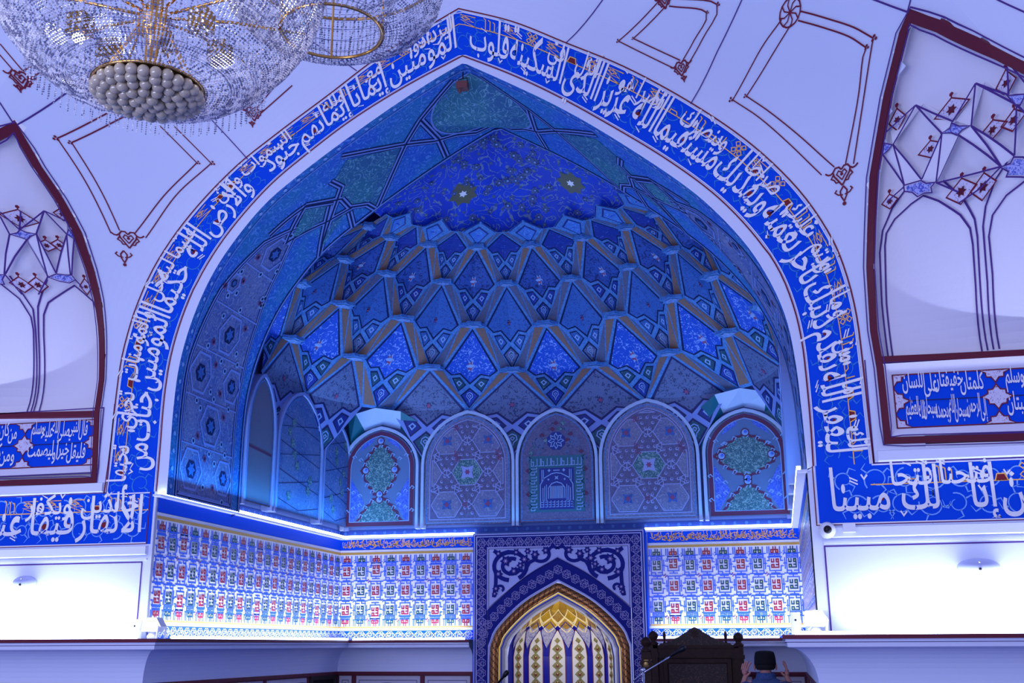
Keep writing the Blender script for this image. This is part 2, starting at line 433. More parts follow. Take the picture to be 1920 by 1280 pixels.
# white stripe beside the opening, and the plain flanks below the inscription
for i in range(NP-1): b.poly([(cI[i].x, 0, cI[i].y), (cI[i+1].x, 0, cI[i+1].y), (cB[i+1].x, 0, cB[i+1].y), (cB[i].x, 0, cB[i].y)], WHITE)
for sg in (-1, 1):
    xi = -2.70 if sg < 0 else 2.80; xb = -2.815 if sg < 0 else 2.862
    b.poly([(xi, 0, 3.06), (xb, 0, 3.08), (xb, 0, 1.4), (sg*2.80, 0, 1.4), (sg*2.80, 0, 3.05)], WHITE)
    b.poly([(xb, 0, 2.62), (sg*7.4, 0, 2.62), (sg*7.4, 0, 0), (xb, 0, 0)], WHITE)
    b.bar(cv_front, [(xb+sg*.02, 2.565), (sg*7.4, 2.565)], .085, WHITE2, 0, .05)        # rounded moulding under the inscription
    b.bar(cv_front, [(xb+sg*.02, 2.49), (sg*7.4, 2.49)], .02, WHITE2, 0, .02)
    b.line(cv_front, [(sg*7.4, 2.465), (sg*2.885, 2.465), (sg*2.885, 1.82)], .012, PLINE, .004)
wall_front = b.build('wall_front', kind='structure')

# painted outlines on the wall: red edge lines of the band, ribs and cartouches of the dome
b = MB()
eo = [(p.x+n.x*.022, p.y+n.y*.022) for p, n in zip(cO, nrm)]
b.line(cv_s, eo, .012, MLINE, .006)
ei = [(p.x, p.y) for p in cB]
b.line(cv_front, [(x*.995, z-.012 if abs(x) < 2.6 else z) for x, z in ei], .012, MLINE, .005)
for pts in ([(1295, 195), (1345, 97), (1392, -2), (1410, -40)], [(1062, 80), (1130, 0), (1150, -25)], [(465, 299), (400, 228), (360, 190)], [(669, 133), (655, 123), (560, 60)],
            [(28, 236), (120, 177), (230, 100)], [(28, 236), (0, 193), (-40, 140)], [(1702, 22), (1645, 1), (1560, -32)], [(1702, 22), (1709, -4), (1716, -40)], [(1868, -2), (1920, 22), (1990, 60)]):
    b.line(cv_s, resample([Vector(p) for p in S(pts)], .12), .009, PLINE, .006)
wall_lines = b.build('painted_line', wall_front)
def cartouche(name, sets, hearts, label):
    b = MB()
    for pts in sets:
        P = S(pts); P = smooth_half(P, 14) if len(P) > 2 else resample([Vector(p) for p in P], .1); b.line(cv_s, P, .009, MLINE, .007)
    for (px, py, r, typ) in hearts:
        cx, cz = at_s(px, py); rr = r/235
        if typ == 'f':
            for a in (90, 210, 330): b.disc(cv_s, cx+rr*.6*cos(radians(a)), cz+rr*.6*sin(radians(a)), rr*.45, MLINE, .008, 7)
        elif typ == 'h':
            for sg in (-1, 1):
                b.line(cv_s, [(cx+sg*rr*x, cz+rr*z) for x, z in ((0, .55), (.25, .85), (.6, .85), (.85, .5), (.75, .1), (.4, -.4), (0, -1))], .012, MLINE, .008)
                b.line(cv_s, [(cx+sg*rr*x, cz+rr*z) for x, z in ((.85, .5), (1.1, .35), (1.35, .4), (1.6, .6))], .012, MLINE, .008)
                b.line(cv_s, [(cx+sg*rr*x, cz+rr*z) for x, z in ((.8, .3), (1.05, -.1), (.75, -.3), (.6, -.6), (.3, -.6))], .010, MLINE, .008)
                b.line(cv_s, [(cx+sg*rr*x, cz+rr*z) for x, z in ((0, .3), (.3, .5), (.5, .2), (.25, -.1), (0, -.45))], .009, MLINE, .008)
            b.disc(cv_s, cx, cz+.12*rr, rr*.16, MLINE, .008, 8)
        elif typ == 'd':
            for sg in (-1, 1):
                b.line(cv_s, [(cx+sg*rr*x, cz+rr*z) for x, z in ((0, 1), (.35, .5), (.3, 0), (0, -.6))], .011, MLINE, .008)
                b.line(cv_s, [(cx+sg*rr*x, cz+rr*z) for x, z in ((.1, .1), (.6, .2), (.9, .5), (.7, .75))], .010, MLINE, .008)
            b.disc(cv_s, cx, cz-.85*rr, rr*.22, MLINE, .008, 7)
        else:
            for q in range(8):
                a = q*pi/4; b.line(cv_s, [(cx, cz), (cx+rr*.6*cos(a+.3), cz+rr*.6*sin(a+.3)), (cx+rr*cos(a), cz+rr*sin(a))], .008, MLINE, .008)
            b.line(cv_s, [(cx+rr*cos(a*pi/8), cz+rr*sin(a*pi/8)) for a in range(16)], .010, MLINE, .008, closed=True)
    o = b.build(name, wall_front); o['label'] = label
cartouche('painted_cartouche', [[(1374, 187.5), (1425, 95), (1466, 36)], [(1502, 20.6), (1537, 30), (1597, 49), (1638, 71)], [(1638, 71), (1631, 112), (1616, 210), (1601, 307)], [(1541, 328), (1481, 270), (1425, 221), (1374, 187)],
  [(1400, 180), (1450, 100), (1485, 43)], [(1497, 38), (1537, 49), (1590, 67), (1625, 89)], [(1625, 89), (1618, 110), (1609, 187), (1586, 307)], [(1565, 313), (1500, 255), (1444, 210), (1400, 180)]],
  [(1482, 23, 19, 'o'), (1579, 328, 18, 'h'), (1583, 366, 17, 'd'), (1371, 187, 5, 'f'), (1398, 180, 4, 'f'), (1640, 71, 5, 'f'), (1626, 88, 4, 'f')], 'large red outlined kite cartouche right of the arch')
cartouche('painted_cartouche', [[(107, 259), (195, 215), (270, 175)], [(134, 267), (231, 219), (300, 185)], [(327, 237), (396, 306)], [(299, 235), (369, 305)], [(107, 259), (160, 340), (208, 437)], [(134, 267), (185, 350), (224, 432)],
  [(396, 306), (330, 366), (273, 446)], [(369, 305), (308, 366), (253, 437)]],
  [(241, 449, 18, 'h'), (233, 484, 16, 'd'), (104, 259, 5, 'f'), (131, 267, 4, 'f'), (399, 306, 5, 'f'), (372, 305, 4, 'f')], 'large red outlined kite cartouche left of the arch')
cartouche('painted_cartouche', [[(1160, 77), (1205, 35), (1240, -3)], [(1256, -4), (1345, 8), (1318, 72), (1290, 122)], [(1160, 77), (1268, 130)], [(1188, 72), (1248, 12)], [(1255, 11), (1325, 23), (1302, 75), (1281, 112)], [(1188, 72), (1276, 113)]],
  [(1278, 128, 14, 'h'), (1283, 148, 6, 'd'), (1247, 0, 13, 'h'), (1159, 77, 4, 'f'), (1347, 8, 4, 'f'), (1187, 72, 3, 'f'), (1327, 23, 3, 'f')], 'small red outlined cartouche above the arch, right of its point')
cartouche('painted_cartouche', [[(-20, 80), (30, 138)], [(0, 82), (42, 132)], [(66, 120), (43, 133)], [(80, 132), (50, 150)], [(455, 203), (470, 212)], [(548, 160), (487, 214)], [(520, 155), (478, 207)]],
  [(38, 148, 14, 'h'), (36, 166, 6, 'd'), (475, 213, 14, 'h'), (473, 233, 6, 'd')], 'red tips of two small cartouches half hidden by the chandelier')

# ---- calligraphic band
def scrolls(mb, cv, L, v0, v1, mt, h, seed, w=.011):
    rnd = random.Random(seed); u = .1
    while u < L-.1:
        for vv in (v0+(v1-v0)*.28, v0+(v1-v0)*.74):
            r = (v1-v0)*rnd.uniform(.17, .23); sg = rnd.choice((-1, 1)); a0 = rnd.uniform(0, 6.28); cu = u+rnd.uniform(-.04, .04)
            pts = [(cu+r*(1-.62*t/18)*cos(a0+sg*t*.34), vv+r*(1-.62*t/18)*sin(a0+sg*t*.34)) for t in range(19)]
            mb.line(cv, pts, w, mt, h, w2=w*.5)
            for t in (4, 9, 14):
                x, y = pts[t]; a = a0+sg*t*.34; mb.line(cv, [(x, y), (x+.05*cos(a), y+.05*sin(a)), (x+.075*cos(a+sg*.8), y+.075*sin(a+sg*.8))], w*1.2, mt, h, w2=w*.3)
        u += (v1-v0)*.46
def kufic(mb, cv, L, vb, vt, mt, h, seed):
    """square gold line riding over the main text: base rule with strokes, knots and lozenges"""
    rnd = random.Random(seed); mb.line(cv, [(0, vb), (L, vb)], .0085, mt, h, step=.06); u = .1; H = vt-vb
    while u < L-.3:
        t = rnd.randrange(5)
        if t == 0:
            for q in range(3): mb.line(cv, [(u+q*.045, vb), (u+q*.045, vb+H*(.85+.1*q)), (u+q*.045+.02, vb+H*(.95+.1*q))], .0085, mt, h)
            u += .19
        elif t == 1:
            mb.line(cv, [(u, vb), (u+.15, vb+H*.45), (u+.02, vb+H*.45), (u+.15, vb+H), (u, vb+H)], .0085, mt, h)
            mb.line(cv, [(u+.06, vb+H*.72), (u+.10, vb+H*.9), (u+.14, vb+H*.72), (u+.10, vb+H*.54)], .008, mt, h, closed=True); u += .24
        elif t == 2:
            mb.fill(cv, [(u, vb), (u+.09, vb), (u+.075, vb+.045), (u+.02, vb+.045)], REDDOT, h); mb.line(cv, [(u, vb), (u+.02, vb+.05), (u+.075, vb+.05), (u+.09, vb)], .008, mt, h+.001); u += .17
        elif t == 3:
            for dx, dz in ((.03, .35), (.09, .35), (.06, .65), (.03, .95), (.09, .95)):
                mb.line(cv, [(u+dx-.022, vb+H*dz), (u+dx, vb+H*dz+.022), (u+dx+.022, vb+H*dz), (u+dx, vb+H*dz-.022)], .007, mt, h, closed=True)
            mb.line(cv, [(u+.06, vb), (u+.06, vb+H*.3)], .008, mt, h); u += .2
        else:
            mb.line(cv, [(u, vb), (u, vb+H*.8)], .0085, mt, h); mb.line(cv, [(u+.05, vb), (u+.07, vb+H*.3), (u+.13, vb+H*.3), (u+.13, vb)], .008, mt, h); u += .22
def marks(mb, cv, u, v, size, mt, h, rnd):
    t = rnd.randrange(4)
    if t == 0: mb.line(cv, [(u, v), (u+.06, v+.03)], .012, mt, h, w2=.005)
    elif t == 1:
        for q in (0, .025): mb.line(cv, [(u, v+q), (u+.06, v+.03+q)], .011, mt, h)
    elif t == 2: mb.line(cv, [(u, v+.03), (u+.025, v), (u+.045, v+.035)], .012, mt, h)
    else: mb.fill(cv, [(u-.02, v), (u, v+.02), (u+.02, v), (u, v-.02)], mt, h)
def inscription(mb, cv, words, u0, u1, v0, height, mt, h, seed, rtl=True, redmb=None):
    """words laid right to left between u0 and u1 in pairs: one low with tall stems, the next one lifted over it"""
    rnd = random.Random(seed); sg = 1 if rtl else -1; s1, s2 = height*1.05, height*.78
    pairs = [(words[i], words[i+1] if i+1 < len(words) else None) for i in range(0, len(words), 2)]
    need = [max(glyphs(a, .012)[2]*s1, (glyphs(c, .012)[2]*s2+.05) if c else 0)+.03 for a, c in pairs]
    sx = abs(u1-u0)/sum(need); u = u0
    for n_, (a, c) in zip(need, pairs):
        for k, (w, size, dv, st, du) in enumerate(((a, s1, 0, 1.72, 0), (c, s2, height*.56, 1.0, .05*sx))):
            if not w: continue
            wd = put_word(mb, cv, w, u+sg*du, v0+dv, size, mt, h+.0012*k, sx=sx, stretch=st, rtl=rtl, offset=.012)
            sh = shape(w); wt = glyphs(w, .012)[2]
            for q, ch in enumerate(sh):
                base_ = [b_ for b_, (cd_, n) in FORMS.items() if cd_ <= ord(ch) < cd_+4][-1]
                if redmb and base_ in 'صضطظهقفم':
                    xc = raw_width(sh[:q])+.5*(raw_width(sh[:q+1])-raw_width(sh[:q])); big = base_ in 'صضطظه'
                    redmb.disc(cv, u+sg*(du+(wt-xc)*size*sx), v0+dv+size*(.20 if big else .24), size*(.085 if big else .045), REDDOT, h-.0012, 8, sx=1.5*sx)
            for q in range(max(1, len(w)//2)):
                mu = u+sg*(du+wd*rnd.uniform(.05, .9)); mv = v0+dv+size*rnd.choice((-.22, .58, .7))
                marks(mb, cv, mu, max(v0-.05, min(v0+height*1.02, mv)), size, mt, h+.002, rnd)
        u += sg*n_*sx
VERSE = ('ليغفر لك الله ما تقدم من ذنبك وما تأخر ويتم نعمته عليك ويهديك صراطا مستقيما وينصرك الله نصرا عزيزا هو الذي أنزل السكينة في قلوب').split()
VERSE2 = ('المؤمنين ليزدادوا إيمانا مع إيمانهم ولله جنود السموات والأرض وكان الله عليما حكيما ليدخل المؤمنين والمؤمنات جنات تجري من تحتها').split()
band = thing('inscription_band', 'cobalt blue calligraphy band running up and over the great pointed arch', 'inscription', (0, 0, 3.08))
b = MB()
for i in range(NP-1): b.poly([(cB[i].x, -.001, cB[i].y), (cB[i+1].x, -.001, cB[i+1].y), (cO[i+1].x, -.001, cO[i+1].y), (cO[i].x, -.001, cO[i].y)], BAND)
b.build('ground', band)
b = MB(); scrolls(b, cv_arch, ARCL, .02, .45, TEAL, .003, 3); b.build('scrollwork', band, label='thin teal scrolls behind the lettering')
b = MB(); kufic(b, cv_arch, ARCL-.1, .325, .425, GOLD, .005, 5); b.build('kufic_line', band, label='gold square lettering along the outer side')
b = MB(); r = MB(); apexu = LB[-1]-LB[NH]; apexu = ARCL*.5
inscription(b, cv_arch, VERSE, .10, apexu-.08, .105, .33, LETTER, .007, 11, redmb=r)
inscription(b, cv_arch, VERSE2, apexu+.05, ARCL-.08, .105, .33, LETTER, .007, 12, redmb=r)
b.build('lettering', band, label='white flowing script'); r.build('red_fill', band)
b = MB()
for v in (.006, .454): b.line(cv_arch, [(0, v), (ARCL, v)], .008, LETTER, .005, step=.08)
b.build('edge_line', band)
def side_band(sg, words, label, seed):
    x0, x1 = (2.862, 7.4) if sg > 0 else (-2.82, -7.4)
    t = thing('inscription_band', label, 'inscription', (sg*4.5, 0, 2.62))
    b = MB(); b.rect(cv_front, min(x0, x1), 2.62, max(x0, x1), 3.08, BAND, .001); b.build('ground', t)
    L = 4.5; a = (lambda u, v, h: (7.36-u, -h, 2.62+v)) if sg > 0 else (lambda u, v, h: (-2.86-u, -h, 2.62+v))
    b = MB(); scrolls(b, a, L, .02, .45, PALE, .003, seed); b.build('scrollwork', t)
    b = MB(); kufic(b, a, 4.1 if sg > 0 else 4.4, .30, .41, GOLD, .005, seed+1); b.build('kufic_line', t, label='pink gold square lettering along the upper side')
    b = MB(); r = MB()
    inscription(b, a, words, *((2.1, 4.42) if sg > 0 else (.06, 1.85)), .11, .32, LETTER, .007, seed+2, redmb=r)
    b.build('lettering', t, label='white flowing script'); r.build('red_fill', t)
    b = MB(); b.line(a, [(0, .012), (L+.02, .012)], .010, LETTER, .005); b.line(a, [(0, .004), (L+.02, .004)], .006, MLINE, .006); b.line(a, [(L+.02 if sg > 0 else 0, 0), (L+.02 if sg > 0 else 0, .46)], .008, MLINE, .005)
    b.line(a, [(0, .452), (L-.42 if sg > 0 else .44, .452)], .010, LETTER, .005); b.build('edge_line', t)
side_band(1, 'بسم الله الرحمن الرحيم إنا فتحنا لك فتحا مبينا'.split(), 'horizontal blue calligraphy band right of the arch, above the white flank', 31)
side_band(-1, 'الأنهار خالدين فيها ويكفر عنهم'.split(), 'horizontal blue calligraphy band left of the arch, above the white flank', 41)
# ================================================================== inside the iwan
# ---- painted materials of the vault
V_BLUE = arab('vault_blue_floral', (30, 84, 176), (28, 104, 160), (92, 140, 206), (60, 110, 180), 1.6, .09, .2)
V_TEAL = arab('vault_teal_floral', (42, 104, 126), (40, 88, 130), (110, 160, 180), (60, 120, 120), 1.6, .09, .2)
V_GREY = arab('vault_grey_strapwork', (96, 104, 150), (72, 90, 150), (132, 138, 170), (64, 70, 120), 1.8, .10, .25)
V_STRAP = mat('vault_strap', (112, 132, 196), .6)
V_STRAPD = mat('vault_strap_dark', (22, 34, 78), .6, spec=.1)
V_EDGE = lattice('vault_light_edge', (74, 126, 184), (54, 100, 168), 30, .5)
V_RIM = plaster('vault_rim_plaster', (96, 118, 180), .10, .7)
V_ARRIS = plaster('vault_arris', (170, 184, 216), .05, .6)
V_NAVY = mat('vault_navy', (20, 40, 120), .55)
DOME = arab('dome_blue_floral', (14, 52, 176), (20, 64, 190), (118, 138, 150), (74, 92, 92), 1.15, .075, .27, 6, .5)
BROWN = lattice('mosaic_brown', (128, 94, 76), (88, 80, 104), 60, .55)
BROWN2 = lattice('mosaic_grey_brown', (90, 92, 118), (66, 78, 116), 60, .5)
K_GREY = lattice('panel_grey_lattice', (84, 96, 136), (34, 44, 82), 24, .56)
K_BLUE = lattice('panel_vivid_scroll', (16, 72, 180), (126, 156, 216), 22, .57)
K_PLAIN = lattice('panel_plain_blue', (46, 92, 164), (34, 58, 116), 40, .55)
K_DARK = lattice('panel_dark_scroll', (38, 74, 150), (14, 28, 90), 26, .54)
K_NAVY = lattice('panel_navy_scroll', (16, 44, 136), (60, 96, 180), 26, .62)
K_GREEN = lattice('panel_green_scroll', (24, 70, 92), (70, 120, 130), 26, .62)
K_TOP = lattice('panel_light_blue', (60, 110, 190), (90, 140, 210), 26, .56)
MOTIF = mat('pale_motif', (128, 158, 206), .55)
MOTIFR = mat('red_motif', (124, 60, 100), .55)
STAR = lattice('star_soffit_blue', (120, 150, 200), (56, 84, 160), 46, .52)
BUFF = mat('buff_mosaic', (170, 140, 130), .6)
KGRN = mat('niche_green', (18, 92, 112), .5)

# ---- barrel soffit behind the great arch
LI = [0]
for a_, b_ in zip(cI, cI[1:]): LI.append(LI[-1]+(b_-a_).length)
BL = LI[-1]
def cv_barrel(u, v, h):
    """u: depth from the front, v: metres along the profile from its left foot"""
    j = 0; v = max(0, min(BL, v))
    lo, hi = 0, NP-2
    while lo < hi:
        mid = (lo+hi+1)//2
        if LI[mid] <= v: lo = mid
        else: hi = mid-1
    f = (v-LI[lo])/(LI[lo+1]-LI[lo]); p = cI[lo].lerp(cI[lo+1], f); t = (cI[lo+1]-cI[lo]).normalized()
    return (p.x+t.y*h, u, p.y-t.x*h)
def at_barrel(px, py):
    d = ray(px, py); best = None
    for i in range(NP-1):
        a, c = cI[i], cI[i+1]; e = c-a; n = Vector((-e.y, e.x)); den = n.x*d.x+n.y*d.z
        if abs(den) < 1e-9: continue
        t = (n.x*(a.x-CC.x)+n.y*(a.y-CC.z))/den; q = CC+d*t; f = ((q.x-a.x)*e.x+(q.z-a.y)*e.y)/e.dot(e)
        if t > 0 and -.001 <= f <= 1.001 and q.y > -.05 and (best is None or t > best[0]): best = (t, q.y, LI[i]+f*e.length)
    return (best[1], best[2]) if best else None
soff = MB()
soff.grid(lambda a, c: cv_barrel(a*Y1, c*BL, 0), 6, NP*2, V_BLUE)
for i in range(NP-1):     # back edge of the barrel, seen as a thin rim from behind
    p, q = cI[i], cI[i+1]; P = Vector((0, 4.4)); p2 = p+(p-P).normalized()*.35; q2 = q+(q-P).normalized()*.35
    soff.poly([(p.x, Y1, p.y), (q.x, Y1, q.y), (q2.x, Y1+.02, q2.y), (p2.x, Y1+.02, p2.y)], V_NAVY)
ceiling = soff.build('ceiling', kind='structure')
bl = MB(); pn = MB()
def both(fn): fn(lambda p: p); fn(lambda p: (p[0], BL-p[1]))
B_ = lambda pts: [q for q in (at_barrel(*p) for p in pts) if q]
def strap(P, w=.085):
    P = [(min(Y1-.01, max(.01, p[0])), p[1]) for p in P]
    for f in (lambda p: p, lambda p: (p[0], BL-p[1])):
        Q = [f(p) for p in P]
        bl.line(cv_barrel, Q, w, V_STRAPD, .004, step=.08); bl.line(cv_barrel, Q, w*.72, V_STRAP, .006, step=.08); bl.line(cv_barrel, Q, w*.25, V_STRAPD, .008, step=.08)
apx = LI[NH]
for pts in ([(505, 442), (572, 387), (625, 378)], [(535, 455), (610, 416), (660, 388)], [(572, 385), (535, 457)], [(618, 385), (598, 480)], [(655, 397), (662, 425)], [(598, 480), (640, 350), (620, 340)],
            [(640, 293), (760, 270), (814, 264), (856, 252), (893, 248), (930, 232)], [(788, 224), (760, 270), (709, 385)], [(788, 224), (822, 259), (837, 293)],
            [(788, 224), (850, 150)], [(640, 372), (655, 388), (688, 383), (702, 391)], [(572, 385), (640, 372)]):
    P = B_(pts)
    if len(P) > 1: strap(P)
for pts in ([(650, 300), (752, 276), (704, 384), (690, 380), (655, 386), (640, 370), (622, 345)], [(575, 388), (615, 383), (606, 412), (545, 450)], [(618, 420), (650, 398), (598, 470)]):
    P = B_(pts)
    for f in (lambda p: p, lambda p: (p[0], BL-p[1])): pn.fill(cv_barrel, [f((min(Y1-.03, p[0]), p[1])) for p in P], V_TEAL, .0025)
pn.fill(cv_barrel, [(.68+.5*cos(k*pi/20), apx+.56*sin(k*pi/20)) for k in range(-10, 11)], V_TEAL, .002); pn.fill(cv_barrel, [(.68-.5*cos(k*pi/20), apx+.56*sin(k*pi/20)) for k in range(-10, 11)], V_TEAL, .002)
# long lancet panel on each haunch, filled with star-and-hexagon strapwork
panel = [(.16, .02), (1.18, .02), (1.18, 1.3), (1.10, 1.9), (.92, 2.5), (.70, 2.95), (.42, 2.6), (.24, 2.0), (.16, 1.3)]
for f in (lambda p: p, lambda p: (p[0], BL-p[1])):
    Q = [f(p) for p in panel]
    n0 = len(panel)
    for i in range(48):
        v0, v1 = .02+2.93*i/48, .02+2.93*(i+1)/48
        def ext(v):
            lo, hi = .16, 1.18
            if v > 1.3:
                for (ax, av), (bx, bv) in zip(panel[2:5], panel[3:6]):
                    if av <= v <= bv: hi = ax+(bx-ax)*(v-av)/(bv-av)
                L_ = [(.16, 1.3), (.24, 2.0), (.42, 2.6), (.70, 2.95)]
                for (ax, av), (bx, bv) in zip(L_, L_[1:]):
                    if av <= v <= bv: lo = ax+(bx-ax)*(v-av)/(bv-av)
            return lo, hi
        (a0, b0), (a1, b1) = ext(v0), ext(v1)
        pn.poly([cv_barrel(*f((a0, v0)), .003), cv_barrel(*f((b0, v0)), .003), cv_barrel(*f((b1, v1)), .003), cv_barrel(*f((a1, v1)), .003)], V_GREY)
    bl.line(cv_barrel, Q, .07, V_STRAPD, .004, closed=True, step=.1); bl.line(cv_barrel, Q, .05, V_STRAP, .006, closed=True, step=.1); bl.line(cv_barrel, Q, .012, V_STRAPD, .008, closed=True, step=.1)
    # hexagon net clipped to the panel
    for r in range(7):
        for c in range(-1, 3):
            hx, hv = .38+c*.62+(r % 2)*.31, .28+r*.46
            lo, hi = ext(min(2.94, hv))
            if lo+.02 < hx < hi-.02:
                R_ = min(.21, hx-lo, hi-hx); pts = [f((hx+R_*.95*cos(k*pi/3), hv+R_*sin(k*pi/3))) for k in range(6)]
                bl.line(cv_barrel, pts, .022, V_STRAP, .007, closed=True); bl.disc(cv_barrel, *f((hx, hv)), R_*.45, V_STRAPD, .006, 6); bl.flower(cv_barrel, *f((hx, hv)), R_*.35, K_PLAIN, .008, 6)
                for k in range(6):
                    q = f((hx+R_*1.28*cos(k*pi/3+.52), hv+R_*1.28*sin(k*pi/3+.52))); lo2, hi2 = ext(min(2.94, max(.02, hv+R_*1.28*sin(k*pi/3+.52))))
                    if lo2 < q[0] < hi2: bl.disc(cv_barrel, *q, .035, MOTIF if k % 3 else MOTIFR, .007, 6); bl.disc(cv_barrel, *q, .018, V_STRAPD, .009, 6)
    for v in [x*.46+.05 for x in range(6)]:
        lo, hi = ext(v); bl.line(cv_barrel, [f((lo, v)), f((hi, v))], .014, V_STRAP, .006)
# star medallion at the crown of the barrel
for r_, n_ in ((.46, 10), (.34, 10), (.2, 8)):
    for k_ in range(n_):
        a0, a1 = 2*pi*k_/n_, 2*pi*(k_+3)/n_
        bl.line(cv_barrel, [(.68+r_*cos(a0), apx+r_*1.1*sin(a0)), (.68+r_*cos(a1), apx+r_*1.1*sin(a1))], .012, V_EDGE, .007, step=.06)
bl.line(cv_barrel, [(.68+.5*cos(k*pi/20), apx+.56*sin(k*pi/20)) for k in range(40)], .02, V_STRAP, .007, closed=True)
# dotted border along the front edge
for k_ in range(int(BL/.16)):
    bl.disc(cv_barrel, .05, .08+k_*.16, .022, MOTIF, .006, 6)
bl.line(cv_barrel, [(.1, 0), (.1, BL)], .012, V_STRAP, .005, step=.1)
bl.line(cv_barrel, [(Y1-.04, 0), (Y1-.04, BL)], .05, V_STRAPD, .005, step=.1); bl.line(cv_barrel, [(Y1-.04, 0), (Y1-.04, BL)], .025, V_STRAP, .007, step=.1)
pn.build('strapwork_panel', ceiling); bl.build('strapwork', ceiling)

# ---- niche zone walls (above the upper ledge) and lower walls
FRZ = mat('dotted_frieze', (26, 56, 136), .6)
def frieze(b, cv, u0, u1):
    b.rect(cv, u0, H1+.015, u1, H1+.085, FRZ, .006); n = int((u1-u0)/.13)
    for k in range(n): b.disc(cv, u0+(k+.5)*(u1-u0)/n, H1+.05, .022, K_PLAIN, .009, 6)
def lower_wall(name, cv, u0, u1):
    b = MB(); b.rect(cv, u0, 0, u1, H1, WHITE); b.rect(cv, u0, H1, u1, 5.0, V_RIM); frieze(b, cv, u0, u1); return b.build(name, kind='structure')
lower_wall('wall_left', cv_left, 0, D); lower_wall('wall_right', cv_right, 0, D)
b = MB()
b.rect(cv_back, -W, 0, -1.0, H1, WHITE); b.rect(cv_back, 1.0, 0, W, H1, WHITE); b.rect(cv_back, -W, H1, W, 5.0, V_RIM); frieze(b, cv_back, -W, W)
b.build('wall_back', kind='structure')
b = MB(); b.poly([(-8, -10, 0), (8, -10, 0), (8, D, 0), (-8, D, 0)], plaster('bounce_blue_floor', (84, 104, 176), .1, .95)); b.build('floor', kind='structure')  # unseen floor, its light blue chosen to bounce light up under the cornice

